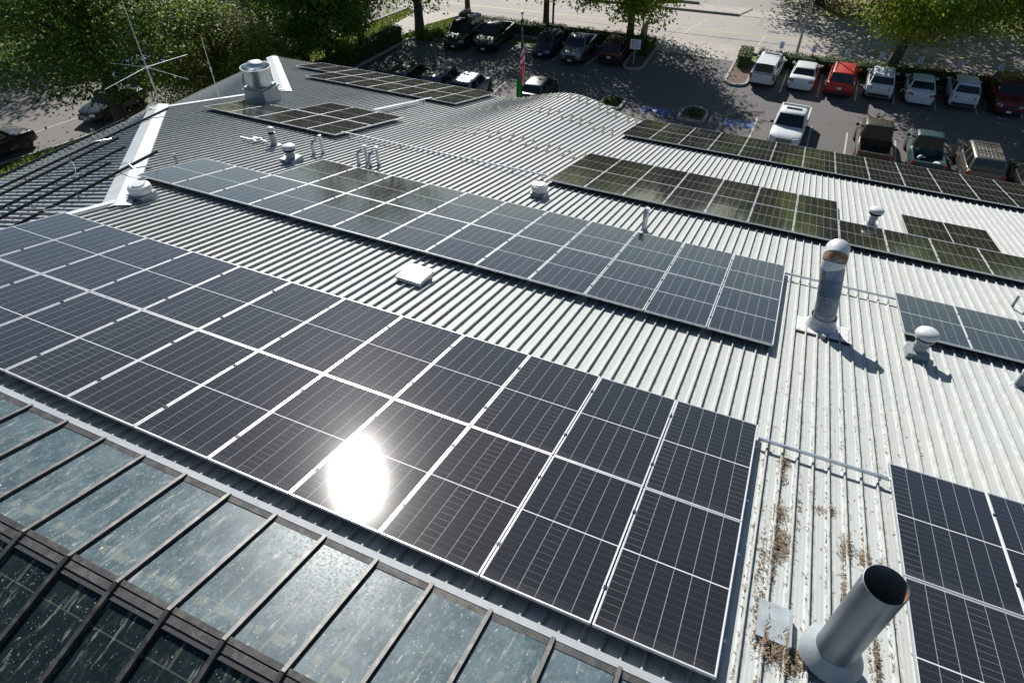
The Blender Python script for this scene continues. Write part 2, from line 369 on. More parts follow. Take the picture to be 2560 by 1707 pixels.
# painted lines
def stripes(name, segs, w, mat, z=.004):
    m = MB()
    for a, b_ in segs:
        a, b_ = Vector((*a, G + z)), Vector((*b_, G + z)); d = (b_ - a).normalized(); s_ = Vector((-d.y, d.x, 0)) * w / 2
        m.quad(a - s_, b_ - s_, b_ + s_, a + s_)
    return struct(m.ob(name, mat, fix=False))
xs = [-2.24, .37, 2.95, 5.5, 8.2, 10.8, 13.6]
stripes('stall_lines', [((x, 48.95 + .12 * (x + 2.2)), (x + .02, 54.4)) for x in xs], .10, M_LINE)
xl = [-28.3, -25.5, -22.8, -20.1, -17.25]
stripes('stall_lines', [((x, 48.3), (x + .3, 53.0)) for x in xl], .10, M_LINE)
stripes('stall_lines', [((x, 38.4), (x, 43.6)) for x in (-27.2, -24.4, -21.6, -18.9, -3.05, -.05 + .55, 2.75, 5.65, 8.4, 11.2)], .10, M_LINE)
stripes('yellow_lines', [((-40, 59.6), (-20, 61.1)), ((-20, 61.1), (30, 64.3))], .11, M_YEL)
stripes('road_marks', [((-26.0, 57.5), (-25.7, 59.3)), ((-9.9, 65.3), (-9.6, 66.4)), ((-12.1, 59.3), (-10.9, 65.0)), ((-5.3, 59.2), (-5.1, 62))], .10, pm('faded_paint', (.46, .44, .41), .8, 0, var=.2))
stripes('seam_lines', [((-150, 52.6), (120, 66.9)), ((-20, 59.4), (60, 64.2)), ((-13.2, 58.3), (-12.5, 61.4)), ((-10, 56.4), (-9.4, 58.3))], .07, pm('tar_seam', (.14, .13, .125), .8))
stripes('street_lines', [((-51.9, 14), (-51.3, 26)), ((-46.4, 20), (-44.4, 31.5))], .12, pm('faded_paint_b', (.42, .40, .37), .8, 0, var=.2))
stripes('driveway_edge', [((-13.1, 56.6), (-6.1, 56.9))], .06, pm('joint', (.5, .48, .45), .8))
# wheelchair signs painted on blue squares
def hc(x, y):
    m = MB(); z = G + .006
    m.quad((x - 1.0, y - .55, z), (x + 1.0, y - .55, z), (x + 1.0, y + .55, z), (x - 1.0, y + .55, z), 0)
    z2 = z + .004
    ring = [(x + .1 + .36 * math.cos(t), y + .36 * math.sin(t) * .9) for t in (R(a) for a in range(-200, 61, 20))]
    for (ax, ay), (bx, by) in list(zip(ring, ring[1:])) + [((x - .05, y + .1), (x - .55, y + .18)), ((x - .3, y + .14), (x - .3, y - .15)), ((x - .3, y - .12), (x + .1, y - .1))]:
        d = Vector((bx - ax, by - ay)).normalized() * .05; p = Vector((-d.y, d.x))
        m.quad((ax - p.x - d.x, ay - p.y - d.y, z2), (bx - p.x + d.x, by - p.y + d.y, z2), (bx + p.x + d.x, by + p.y + d.y, z2), (ax + p.x - d.x, ay + p.y - d.y, z2), 1)
    m.lathe([(0.001, z2 + .001), (.09, z2 + .001)], 10, (x - .62, y + .19, 0), 1)
    return struct(m.ob('wheelchair_marking', [M_BLUEP, M_LINE], fix=False))
hc(-9.85, 41.9); hc(-4.05, 42.1)
def text(name, s, size, loc, rot, mat, parent=None, ext=0.0):
    cu = bpy.data.curves.new(name, 'FONT'); cu.body = s; cu.size = size; cu.extrude = ext; cu.align_x = 'CENTER'; cu.align_y = 'CENTER'
    t = bpy.data.objects.new(name, cu); COL.objects.link(t)
    dg = bpy.context.evaluated_depsgraph_get(); me = bpy.data.meshes.new_from_object(t.evaluated_get(dg)); bpy.data.objects.remove(t)
    me.materials.clear(); me.materials.append(mat); o = link(name, me, parent, loc, rot); return o
struct(text('painted_letters', 'EV', .62, (12.35, 50.45, G + .006), (0, 0, 0), M_LINE))

# ================================================================== BUILDING
HIPX, HIPY = -13.95, 5.25          # top of the near hip
BX, BY = -20.95, 18.45             # top of the far hip
EAVE = 25.62
AEX, BEX = -21.3, -27.75
bld = empty('school_building', (0, 20, G), (0, 0, 0), 'long low building under a pale ribbed metal roof carrying rows of solar panels', 'building')
BINV = (0, -20, -G)
def bpart(name, mb, mats, smooth=False, fix=True):
    return mb.ob(name, mats, bld, smooth, BINV, None, fix)
# ribbed sheet profile: offsets across one pitch (0.197 m) and heights
PITCH = 0.197
PROF = [(0, 0), (.040, 0), (.046, .0013), (.052, 0), (.088, 0), (.094, .0013), (.100, 0), (.150, 0), (.151, .043), (.172, .045), (.173, .040), (.169, .003), (.173, 0)]
def ribs(a, b):
    out = []; k = math.floor(a / PITCH)
    while k * PITCH < b:
        for o, h in PROF:
            x = k * PITCH + o
            if a <= x <= b: out.append((x, h))
        k += 1
    return out
cols = ribs(-27.9, 30)
def ystart(x):
    if x > 0.55: return -1.55
    if x > HIPX: return -.18
    if x > BX: return HIPY + max(0.0, (HIPX - x)) if x > -20.95 else 0
    return BY + (BX - x)
cols = [c for c in cols if ystart(c[0]) < EAVE - .1]
NY = 34
ts = np.linspace(0, 1, NY + 1)
V = np.zeros((len(cols), NY + 1, 3))
for i, (x, h) in enumerate(cols):
    y0 = ystart(x)
    for j, t in enumerate(ts):
        y = y0 + (EAVE - y0) * t
        V[i, j] = (x, y, rz(x, y) + h / CS)
# drop a lip at the eave so the sheet has an edge
lip = V[:, -1:, :].copy(); lip[:, :, 2] -= .05
V = np.concatenate([V, lip], 1); n2 = V.shape[1]
I = np.arange(len(cols) * n2).reshape(len(cols), n2)
Q = np.stack([I[:-1, :-1], I[1:, :-1], I[1:, 1:], I[:-1, 1:]], -1).reshape(-1, 4)
# do not bridge the steps where the roof outline jumps sideways
xs_ = np.array([c[0] for c in cols]); keep = np.ones((len(cols) - 1, n2 - 1), bool)
Q = Q[keep.reshape(-1)]
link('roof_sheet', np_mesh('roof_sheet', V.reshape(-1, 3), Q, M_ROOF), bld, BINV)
def side_sheet(name, y0, y1, xtop, xe, z0, x0):
    rows = ribs(y0, y1); vs = []
    for y, h in rows:
        xt = xtop(y)
        for t in (0, .5, 1): 
            x = xt + (xe - xt) * t; vs.append((x, y, z0 - (x0 - x) * TS + h))
        vs.append((xe, y, z0 - (x0 - xe) * TS + h - .05))
    I = np.arange(len(vs)).reshape(-1, 4)
    Q = np.stack([I[:-1, :-1], I[1:, :-1], I[1:, 1:], I[:-1, 1:]], -1).reshape(-1, 4)[:, ::-1]
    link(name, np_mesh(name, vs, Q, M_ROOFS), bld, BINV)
ZA = rz(HIPX, HIPY); ZB = rz(BX, BY)
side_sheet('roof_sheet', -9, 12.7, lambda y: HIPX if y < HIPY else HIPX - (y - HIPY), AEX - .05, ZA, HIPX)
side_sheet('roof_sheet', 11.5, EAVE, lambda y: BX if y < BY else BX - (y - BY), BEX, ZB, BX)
def zA(x): return ZA - (HIPX - x) * TS
# hip caps: folded strips
def cap(p, q, w, lift=.075):
    p, q = Vector(p), Vector(q); d = (q - p).normalized(); m = MB()
    l = Vector((-1, -1, 0)).normalized(); r = Vector((1, 1, 0)).normalized()
    up = Vector((0, 0, lift))
    L = l * w; L.z = -w * .70711 * TS; Rr = r * w; Rr.z = -w * .70711 * TS
    a = [p + up, q + up]
    m.quad(a[0], a[1], a[1] + L, a[0] + L); m.quad(a[0] + Rr, a[1] + Rr, a[1], a[0])
    for s_ in (L, Rr): m.quad(a[0] + s_, a[1] + s_, a[1] + s_ - Vector((0, 0, .05)), a[0] + s_ - Vector((0, 0, .05)))
    m.poly([a[1], a[1] + L, a[1] + L - Vector((0, 0, .06)), a[1] - Vector((0, 0, .06)), a[1] + Rr - Vector((0, 0, .06)), a[1] + Rr])
    return bpart('hip_cap', m, M_CAPW, fix=False)
cap((HIPX + .25, HIPY - .25, rz(HIPX, HIPY - .25)), (AEX - .05, HIPY + HIPX - AEX + .05, rz(AEX, HIPY + HIPX - AEX)), .32)
cap((BX + .35, BY - .35, rz(BX, BY - .35)), (BEX - .02, BY + BX - BEX + .02, rz(BEX, BY + BX - BEX)), .30)
m = MB()
m.bar((HIPX, -1.4, rz(0, -1.4) + .05), (HIPX, HIPY, rz(0, HIPY) + .05), .16, .035)
bpart('rake_flashing', m, M_CAPW); m = MB()
m.bar((BX, 12.0, rz(0, 12.0) + .05), (BX, BY, rz(0, BY) + .05), .15, .035)
bpart('rake_flashing', m, M_CAPW)
m = MB()
m.quad((HIPX - .05, HIPY, ZA - .02), (HIPX - .05, -1.5, ZA - .02), (HIPX - .05, -1.5, rz(0, -1.5) + .03), (HIPX - .05, HIPY, rz(0, HIPY) + .03))
m.quad((BX - .05, BY, ZB - .02), (BX - .05, 12, ZB - .02), (BX - .05, 12, rz(0, 12) + .03), (BX - .05, BY, rz(0, BY) + .03))
# outer walls
zt = rz(0, EAVE) - .35
m.box((10 - 18.5, EAVE - .9, (G + zt) / 2), (38.0 - .9, .3, zt - G)); m.box((19, EAVE - .9, (G + zt) / 2), (18, .3, zt - G))
m.box((BEX + .9, (12 + EAVE) / 2, (G + zt) / 2), (.3, EAVE - 13.5, zt - G))
m.box((AEX + .8, 2, (G - 3.6) / 2), (.3, 21, -3.6 - G)); m.box(((AEX + BEX) / 2 + 1, 12.2, (G + zt) / 2), (6, .3, zt - G))
m.box((0, -9, (G - 3.5) / 2), (42, .3, -3.5 - G)); m.box((29.5, 8, (G - 6) / 2), (.3, 34, -6 - G))
bpart('wall', m, M_WALL)
m = MB()    # eave fascia
m.box((AEX + .02, 1.8, zA(AEX) - .16), (.05, 21.6, .2)); m.box((BEX + .02, (11.6 + EAVE) / 2, ZB - (BX - BEX) * TS - .16), (.05, EAVE - 11.6, .2))
for i in range(60):
    xa = -27.7 + i * .96; xb = xa + .96; za, zb = rz(xa, EAVE) - .16, rz(xb, EAVE) - .16
    m.bar((xa, EAVE - .03, za), (xb, EAVE - .03, zb), .05, .2)
bpart('fascia', m, M_GPAINT)
m = MB()    # far side of the ridge, behind and below the camera
zr = rz(0, -1.58) + .02
m.quad((.5, -1.56, rz(0, -1.56)), (30, -1.56, rz(0, -1.56)), (30, -9.2, rz(0, -1.56) - 7.6 * TS), (.5, -9.2, rz(0, -1.56) - 7.6 * TS))
m.quad((HIPX, -4.6, -.45), (.5, -4.6, -.45), (.5, -9.2, -1.6), (HIPX, -9.2, -1.6))
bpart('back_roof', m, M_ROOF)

# ------------------------------------------------------------------ skylight along the ridge
M_BLK2 = pm('black_seal', (.018, .018, .018), .6, 0, var=.3, dirt=((.4, .4, .37), 30, .62, .8))
sk = empty('ridge_skylight', (-7, -1.57, .25), (0, 0, 0), 'long dirty blue green glass skylight running along the near roof edge', 'skylight')
SI = (7, 1.57, -.25)
MW = .632; X0 = -.17
TOP = Vector((0, -.26, -.10)); BRK = Vector((0, -1.57, .245)); BOT = Vector((0, -4.55, -.42))
def pane(idx, a, b, back):
    w = MW - .055; d = b - a; L = d.length; ang = math.atan2(d.z, d.y)
    me = PANES.get(back)
    if me is None:
        mm = MB(); mm.box((w / 2, L / 2, -.008), (w, L - .05, .016)); me = mm.mesh('glass_pane', make_skyglass('skylight_shaded_glass' if back else 'skylight_glass', w, L, back), fix=True); PANES[back] = me
    # local frame: x along the ridge, y down the pane
    yv = d.normalized(); xv = Vector((1, 0, 0)) if not back else Vector((1, 0, 0)); zv = xv.cross(yv)
    if zv.z < 0: xv = -xv; zv = -zv
    o = link('glass_pane', me, sk)
    ox = X0 - MW * idx - MW + .0275 if xv.x > 0 else X0 - MW * idx - .0275
    jit = ((idx * 37) % 7 - 3) * .0012
    o.matrix_local = Matrix.Translation(Vector(SI) + Vector((ox, a.y, a.z + .03))) @ Matrix((xv, yv, zv)).transposed().to_4x4() @ Matrix.Rotation(jit, 4, 'X')
    return o
PANES = {}
NP = 22
for i in range(-1, NP):
    pane(i, BRK, TOP, False)
    pane(i, BRK, BOT, True)
for i in range(-1, NP + 1):
    x = X0 - MW * i; m = MB()
    m.bar((x, TOP.y + .02, TOP.z + .042), (x, BRK.y, BRK.z + .047), .040, .045)
    m.bar((x, BRK.y - .001, BRK.z + .046), (x, BOT.y, BOT.z + .045), .045, .05)
    m.ob('mullion', M_MULL, sk, False, SI)
m = MB()
xa, xb = X0 + MW, X0 - MW * NP
m.bar((xa, BRK.y + .03, BRK.z + .028), (xb, BRK.y + .03, BRK.z + .028), .055, .03); m.bar((xa, BRK.y - .045, BRK.z + .022), (xb, BRK.y - .045, BRK.z + .022), .07, .03)
m.ob('ridge_bar', M_MULL, sk, False, SI)
m = MB(); m.bar((xa, BRK.y - .105, BRK.z + .010), (xb, BRK.y - .105, BRK.z + .010), .055, .03); m.ob('ridge_seal', M_BLK2, sk, False, SI)
m = MB()
m.bar((xa, TOP.y - .03, TOP.z + .036), (xb, TOP.y - .03, TOP.z + .036), .065, .03); m.ob('head_bar', M_MULL, sk, False, SI)
m = MB()
m.bar((xa, TOP.y + .043, TOP.z + .03), (xb, TOP.y + .043, TOP.z + .03), .072, .05)
m.bar((xa, TOP.y + .085, TOP.z - .03), (xb, TOP.y + .085, TOP.z - .03), .012, .12)
m.ob('flashing', M_CAPW, sk, False, SI)
m = MB()
m.quad((xa, TOP.y, TOP.z - .25), (xb, TOP.y, TOP.z - .25), (xb, BOT.y, -.9), (xa, BOT.y, -.9)); m.quad((xb - .03, TOP.y, -.2), (xb - .03, BRK.y, .2), (xb - .03, BOT.y, -.5), (xb - .03, BOT.y, -1.5))
m.quad((xa, TOP.y, -.2), (xa, BRK.y, .2), (xa, BOT.y, -.5), (xa, BOT.y, -1.5))
m.ob('curb', M_DARK, sk, False, SI)

# ================================================================== SOLAR PANELS
PW, PH = 1.132, 2.062
PX, PY = 1.15, 2.08
def panel_meshes():
    fr = MB(); t, hh = .0095, .035
    fr.box((PW / 2, t / 2, -hh / 2), (PW, t, hh)); fr.box((PW / 2, PH - t / 2, -hh / 2), (PW, t, hh))
    fr.box((t / 2, PH / 2, -hh / 2), (t, PH - 2 * t - .001, hh)); fr.box((PW - t / 2, PH / 2, -hh / 2), (t, PH - 2 * t - .001, hh))
    frm = fr.mesh('frame', M_FR, fix=True)
    gl = MB(); gl.box((PW / 2, PH / 2, -.006), (PW - 2 * t, PH - 2 * t, .006)); glm = gl.mesh('glass', make_panel_glass(PW, PH), fix=True)
    cl = MB(); cl.box((0, 0, .003), (.034, .05, .006)); cl.box((0, 0, -.01), (.012, .045, .03)); cl.lathe([(.0001, .012), (.009, .012), (.009, .004)], 8)
    return frm, glm, cl.mesh('clamp', M_DARK, fix=True)
FRM, GLM, CLM = panel_meshes()
def ordn(k): return ['first' , 'second', 'third', 'fourth', 'fifth', 'sixth', 'seventh', 'eighth', 'ninth', 'tenth', 'eleventh', 'twelfth', 'thirteenth', 'fourteenth'][k]
panels = []
def add_panel(x, v, label, group, clamps):
    o = empty('solar_panel', pv(x, v), (-S, 0, 0), label, 'solar panel', group)
    jr = (random.random() - .5) * .0035
    o.rotation_euler = (-S + jr, (random.random() - .5) * .003, 0)
    link('frame', FRM, o); link('glass', GLM, o)
    if clamps:
        for yy in (PH * .22, PH * .78): link('clamp', CLM, o, (PW + .009, yy, .001))
    panels.append(o); return o
def row(desc, x0, v, n, group, pitch=PX, rev=False, clamps=True, extra=None):
    for i in range(n):
        if extra and i in extra: lab = extra[i]
        elif rev: lab = f'{ordn(n - 1 - i)} solar panel from right, {desc}'
        else: lab = f'{ordn(i)} solar panel from left, {desc}'
        add_panel(x0 + i * pitch, v, lab, group, clamps and (i < n - 1))
g1 = 'solar panels of the large nearest array'
row('lower row of nearest array', -12 * PX, 0, 12, g1, rev=True, extra={8: 'solar panel with the blinding white sun glare, lower row of the nearest array'})
row('upper row of the nearest array', -12 * PX, PY, 12, g1, rev=True)
g2 = 'solar panels of the long middle array'
row('longer lower row of the middle array', -13 * PX + .03, 6.77, 13, g2, rev=True)
row('shorter upper row of the middle array', -11 * PX + .03, 6.77 + PY, 11, g2, rev=True)
g3 = 'solar panels of the stepped array right of centre'
row('lower row of the stepped array', -6.81, 13.66, 12, g3, 1.143)
row('upper row of the stepped array', -6.81, 13.66 + PY, 7, g3, 1.143)
row('pair raised above the single row at right', 2.95, 13.66 + PY + .02, 2, g3, 1.12)
g4 = 'solar panels of the array along the parking side eave'
row('upper row along the parking side eave', -6.82, 24.02, 14, g4, 1.143)
row('lower row along the parking side eave', -6.82, 21.94, 14, g4, 1.143)
row('single row behind the mushroom cap vent at right', 2.24, 8.78, 3, 'solar panels behind the mushroom cap vent', 1.13)
g6 = 'solar panels in the lower right corner'
row('upper row in the lower right corner', 1.65, 2.14, 3, g6, 1.13)
row('lower row in the lower right corner', 1.65, .06, 3, g6, 1.13)
g7 = 'solar panels of the far array near the flagpole'
row('longer back row of the far array near the flagpole', -24.45, 23.98, 9, g7, 1.135, clamps=False)
row('shorter front row of the far array near the flagpole', -22.18, 21.9, 7, g7, 1.135, clamps=False)
g8 = 'solar panels of the small array beside the exhaust fan'
row('longer front row beside the exhaust fan', -19.78, 13.55, 5, g8, 1.108, clamps=False)
row('shorter back row beside the exhaust fan', -17.57, 13.55 + PY + .02, 3, g8, 1.108, clamps=False)

# mounting rails below the panels, on short feet
def rail(x0, x1, v, label, group='mounting rails under the solar panels', feet=None, mat=None, h=-.05, w=.035):
    c = pv((x0 + x1) / 2, v, -.15)
    o = empty('mounting_rail', c, (-S, 0, 0), label, 'rail', group)
    L = x1 - x0; m = MB()
    for dx in (-w * .28, w * .28): m.box((0, dx, .15 + h - .02), (L, w * .42, .038))
    m.box((0, 0, .15 + h - .034), (L, w, .010)); m.ob('rail_profile', mat or M_ALU, o)
    for fx in (feet if feet is not None else [x0 + .25, (x0 + x1) / 2, x1 - .25]):
        k = math.floor(fx / PITCH) * PITCH + .17
        f = MB(); f.box((0, 0, .075), (.03, .045, .06)); f.box((0, .02, .085), (.012, .012, .08)); f.ob('foot', M_GALV, o, False, (k - (x0 + x1) / 2, 0, 0))
    return o
for nm, x0, x1, v0 in (('lower row of nearest array', -13.75, .02, 0), ('upper row of the nearest array', -13.75, .02, PY),
                       ('lower row of the middle array', -14.95, .02, 6.77), ('upper row of the middle array', -12.6, .02, 6.77 + PY),
                       ('lower row of the stepped array', -6.8, 6.9, 13.66), ('upper row of the stepped array', -6.8, 1.2, 13.66 + PY),
                       ('lower row along the parking side eave', -6.8, 9.1, 21.94), ('upper row along the parking side eave', -6.8, 9.1, 24.02),
                       ('back row of the far array', -24.4, -14.3, 23.98), ('front row of the far array', -22.15, -14.3, 21.9),
                       ('front row beside the exhaust fan', -19.75, -14.3, 13.55), ('back row beside the exhaust fan', -17.5, -14.3, 15.65)):
    n = max(3, int((x1 - x0) / 2.3)); ft = [x0 + .3 + i * (x1 - x0 - .6) / (n - 1) for i in range(n)]
    rail(x0, x1, v0 + PH * .22, 'grey rail near the lower edge, under the ' + nm, feet=ft)
    rail(x0, x1, v0 + PH * .78, 'grey rail near the upper edge, under the ' + nm, feet=ft)
gb = 'bare rails bridging between arrays'
rail(.02, 1.70, 3.89, 'bare aluminium rail bridging to the lower right corner panels', gb, [.15, 1.5], h=-.03)
rail(.02, 2.30, 10.55, 'bare aluminium rail crossing behind the bent duct', gb, [.15, 1.2, 2.2], h=-.02, w=.04)
rail(1.66, 5.1, 3.75, 'grey rail under the upper row in the lower right corner', 'mounting rails under the solar panels')
rail(1.66, 5.1, 1.70, 'grey rail under the lower row in the lower right corner', 'mounting rails under the solar panels')
rail(2.25, 5.7, 9.3, 'grey rail under the single row behind the mushroom cap vent', 'mounting rails under the solar panels')
rail(-14.35, -6.9, 14.08, 'long thin bare rail stretching across the roof to the stepped array', gb, [-14.1, -12.2, -9.9, -8.2, -7.1], h=0.0, w=.03, mat=M_FR)
for dx in (0, .07):
    a, b = pv(-15.70 + dx, 17.9, 0), pv(-15.60 + dx, 22.2, 0)
    o = empty('mounting_rail', (a + b) / 2, (0, 0, 0), ['left', 'right'][dx > 0] + ' pale conduit of the pair joining the two far arrays', 'rail', 'pale conduits joining the two far arrays')
    m = MB(); c = (a + b) / 2; m.bar(a - c, b - c, .035, .03, ND); m.ob('rail_profile', M_ALU, o)
    for t in (.15, .5, .85):
        p = a.lerp(b, t) - c; m = MB(); m.box(tuple(p - ND * .07), (.035, .05, .1)); m.ob('foot', M_GALV, o)

# dark rails over the side roof, parallel to its eave
T_A = math.atan(TS)
for i, (x, ya, yb, d) in enumerate([(-21.05, -6, 11.0, 'outermost, along the eave'), (-19.76, -6, 11.75, 'second from the eave, overlapping the hip cap'), (-19.02, -6, 9.2, 'third from the eave'),
                                  (-17.68, -6, 8.4, 'fourth from the eave'), (-16.87, -6, 7.3, 'fifth from the eave'), (-15.70, 4.3, 7.9, 'sixth from the eave, crossing the hip cap')]):
    if i == 5: ya = -4
    o = empty('black_roof_rail', (x, (ya + yb) / 2, zA(x)), (0, 0, 0), 'long black rail on the left roof slope, ' + d, 'rail', 'black rails on the left roof slope')
    m = MB(); m.box((0, 0, .135), (.055, yb - ya, .05)); m.box((0, 0, .165), (.03, yb - ya - .01, .012)); m.ob('rail_profile', M_DARK, o)
    k = 0; y = yb - .9
    while y > max(ya, 1.5):
        m = MB(); m.box((.03, 0, .07), (.012, .05, .12)); m.box((.055, 0, .018), (.06, .05, .012)); m.box((.04, .015, .10), (.03, .03, .02)); m.lathe([(.001, .03), (.012, .03), (.012, .0)], 6, (.06, 0, .02))
        m.ob('bracket', M_GALV, o, False, (0, y - (ya + yb) / 2, 0)); y -= 1.32 + (i % 3) * .11; k += 1
def wire(name, pts, r, mat, label, cat, group=None):
    m = MB(); P = [Vector(p) for p in pts]; out = []
    for i in range(len(P) - 1):
        p0, p1, p2, p3 = P[max(i - 1, 0)], P[i], P[i + 1], P[min(i + 2, len(P) - 1)]
        for t in (0, .2, .4, .6, .8):
            out.append(.5 * ((2 * p1) + (p2 - p0) * t + (2 * p0 - 5 * p1 + 4 * p2 - p3) * t * t + (3 * p1 - p0 - 3 * p2 + p3) * t ** 3))
    out.append(P[-1]); c = out[0].copy(); m.tube([q - c for q in out], r, 6)
    return tag(m.ob(name, mat, None, True, c), label, cat, group)
def az(x, y, h): return (x, y, zA(x) + h)
wire('loose_cable', [az(-20.6, 9.6, .2), az(-20.3, 9.3, .45), az(-20.0, 9.0, .2), az(-20.2, 8.4, .1), az(-19.6, 8.6, .25), az(-19.5, 9.3, .1)], .006, M_FR, 'pale loose cable curled between the two outer black rails', 'cable', 'loose cables on the left roof slope')
wire('loose_cable', [az(-18.6, 7.1, .1), az(-18.0, 7.0, .35), az(-17.4, 6.6, .15), az(-17.6, 6.2, .1), az(-16.9, 6.7, .2), az(-16.9, 7.2, .1)], .007, M_FR, 'pale loose cable tangled between the fourth and fifth black rails', 'cable', 'loose cables on the left roof slope')
wire('loose_cable', [az(-19.6, 4.2, .15), az(-18.4, 4.3, .06), az(-17.6, 4.15, .12), az(-16.6, 4.4, .06), az(-15.9, 4.3, .2), az(-15.5, 4.6, .1)], .006, pm('red_cable', (.35, .08, .09), .6, 0), 'thin reddish cable strung across the lower left roof slope', 'cable', 'loose cables on the left roof slope')
wire('loose_cable', [az(-16.4, 4.7, .1), az(-15.9, 4.5, .3), az(-15.6, 4.9, .1), az(-15.3, 4.4, .25), az(-15.0, 4.7, .08)], .006, M_FR, 'pale cable looped near the sixth black rail', 'cable', 'loose cables on the left roof slope')
p = pv(-14.9, 6.9, -.02)
wire('loose_cable', [tuple(pv(-14.9, 6.95, -.05)), tuple(pv(-15.2, 6.9, .1)), tuple(pv(-15.5, 7.0, .12)), az(-15.9, 6.9, .2), az(-16.3, 7.0, .12)], .012, M_GALV, 'grey conduit running from the middle array over the hip cap', 'cable', 'loose cables on the left roof slope')

# ================================================================== ROOF FITTINGS
def on(u, v, lift=0.0):
    p = pv(u, v, -RH); p.z += hump(p.x, p.y) + lift; return p
def curb_box(m, w, h, top=None, z0=-.12, mi=0):
    t = top if top is not None else w
    a, b = w / 2, t / 2
    vs = [(-a, -a, z0), (a, -a, z0 - 0), (a, a, z0 - w * TS), (-a, a, z0 - w * TS), (-b, -b, h), (b, -b, h), (b, b, h), (-b, b, h)]
    m.add(vs, [(3, 2, 1, 0), (4, 5, 6, 7), (0, 1, 5, 4), (1, 2, 6, 5), (2, 3, 7, 6), (3, 0, 4, 7)], mi)
def part(root, name, mat, mb, smooth=True, loc=None, rot=None): return mb.ob(name, mat, root, smooth, loc, rot)
# big exhaust fan
f = empty('exhaust_fan', on(-19.87, 16.6), (0, 0, R(4)), 'large round silver upblast exhaust fan on a square grey curb', 'exhaust fan')
m = MB(); curb_box(m, 1.05, .50, .88, -.25); part(f, 'curb', M_GPAINT, m, False)
m = MB(); m.box((0, 0, .53), (1.0, 1.0, .06)); m.box((0, 0, .60), (.86, .86, .08)); part(f, 'base_plate', M_GPAINT, m, False)
m = MB(); m.lathe([(.44, .64), (.47, .70), (.52, 1.18), (.555, 1.30), (.565, 1.32), (.545, 1.32), (.50, 1.18), (.45, .70)], 40); part(f, 'wind_band', M_GALV, m)
m = MB(); m.lathe([(.001, .95), (.40, .95), (.38, 1.0), (.33, 1.02), (.325, 1.33), (.31, 1.42), (.25, 1.48), (.13, 1.505), (.001, 1.51)], 32); part(f, 'motor_dome', M_GALV, m)
m = MB(); m.tube([(-.50, -.18, .95), (-.56, -.22, .85), (-.56, -.24, .62)], .018, 6); m.box((-.48, -.17, 1.0), (.14, .08, .08)); part(f, 'conduit', M_BLACK, m, False)
def cap_vent(name, u, v, label, base, r, h, capr, round_=False, group='round capped roof vents', baseplate=True, tilt=0):
    o = empty(name, on(u, v), (0, 0, R(tilt)), label, 'roof vent', group)
    m = MB()
    if base: curb_box(m, base, h * .28, base * .86, -.08); part(o, 'curb', M_GPAINT, m, False)
    elif baseplate: m.lathe([(r * 2.6, -.05), (r * 2.4, .01), (r * 1.3, .05), (r * 1.02, .10)], 20); part(o, 'flashing', M_GPAINT, m)
    m = MB(); m.lathe([(r, -.15), (r, h * .72)], 24); m.lathe([(r * 1.10, h * .42), (r * 1.14, h * .46), (r * 1.10, h * .50), (r, h * .5)], 24); part(o, 'pipe', M_GPAINT, m)
    m = MB(); m.lathe([(r * 1.05, h * .66), (capr * .86, h * .70), (capr * .88, h * .74), (r * .9, h * .75), (r * .9, h * .84)], 28); part(o, 'louvre', M_DARK if not round_ else M_GPAINT, m)
    m = MB(); m.lathe([(capr * .8, h * .82), (capr, h * .84), (capr * 1.0, h * .88), (capr * .93, h * .94), (capr * .7, h * 1.0), (capr * .35, h * 1.03), (.001, h * 1.04)], 32); part(o, 'cap', M_WPAINT, m)
    return o
cap_vent('roof_vent', -15.0, 11.62, 'slim grey pipe vent with small white cap, left of the twin bent pipes', 0, .085, .58, .125)
cap_vent('roof_vent', -13.5, 10.62, 'short grey vent with a white cap on a square curb behind the middle array', .52, .125, .50, .20)
def spin_vent(u, v, label, w):
    o = empty('roof_vent', on(u, v), (0, 0, 0), label, 'roof vent', 'squat white fan vents on square curbs')
    m = MB(); curb_box(m, w, .16, w * .9, -.12); m.box((0, 0, .17), (w * .98, w * .98, .03)); part(o, 'curb', M_GPAINT, m, False)
    m = MB(); r = w * .52; m.lathe([(r * .78, .18), (r * .95, .20), (r * 1.04, .26), (r * 1.04, .31), (r * .95, .36), (r * .72, .385), (r * .60, .37), (r * .58, .40), (.001, .405)], 32); part(o, 'cap', M_WPAINT, m)
    return o
spin_vent(-6.55, 12.42, 'squat round white fan vent on a curb left of the stepped array', .42)
spin_vent(-13.75, 5.95, 'squat round white fan vent beside the hip cap above the nearest array', .46)
cap_vent('roof_vent', 2.1, 16.45, 'small round headed white vent pipe above the single panel row', 0, .10, .56, .20)
o = cap_vent('roof_vent', 2.43, 8.2, 'white mushroom cap vent in front of the right hand panels', .40, .11, .60, .195, True)
cap_vent('roof_vent', 4.0, 8.05, 'small grey pipe vent cut off by the right picture edge', 0, .06, .38, .075, True)
def pipe_obj(name, pts, r, mat, label, cat, group=None, foot=True):
    P = [Vector(p) for p in pts]; c = P[0].copy(); o = empty(name, c, (0, 0, 0), label, cat, group)
    m = MB(); m.tube([q - c for q in P], r, 14); part(o, 'pipe', mat, m)
    if foot:
        m = MB(); m.lathe([(r * 2.3, .0), (r * 2.1, .03), (r * 1.25, .07), (r * 1.05, .12)], 14, (0, 0, .0)); part(o, 'boot', M_GPAINT, m)
    return o
def elbow(b, h, d, reach=.16, drop=.12):
    b = Vector(b); d = Vector(d).normalized()
    return [b, b + Vector((0, 0, h - .05)), b + Vector((0, 0, h)) + d * .04, b + Vector((0, 0, h + .03)) + d * (reach * .6), b + Vector((0, 0, h)) + d * reach, b + Vector((0, 0, h - drop)) + d * (reach + .02)]
gp = 'twin grey pipes standing on the roof'
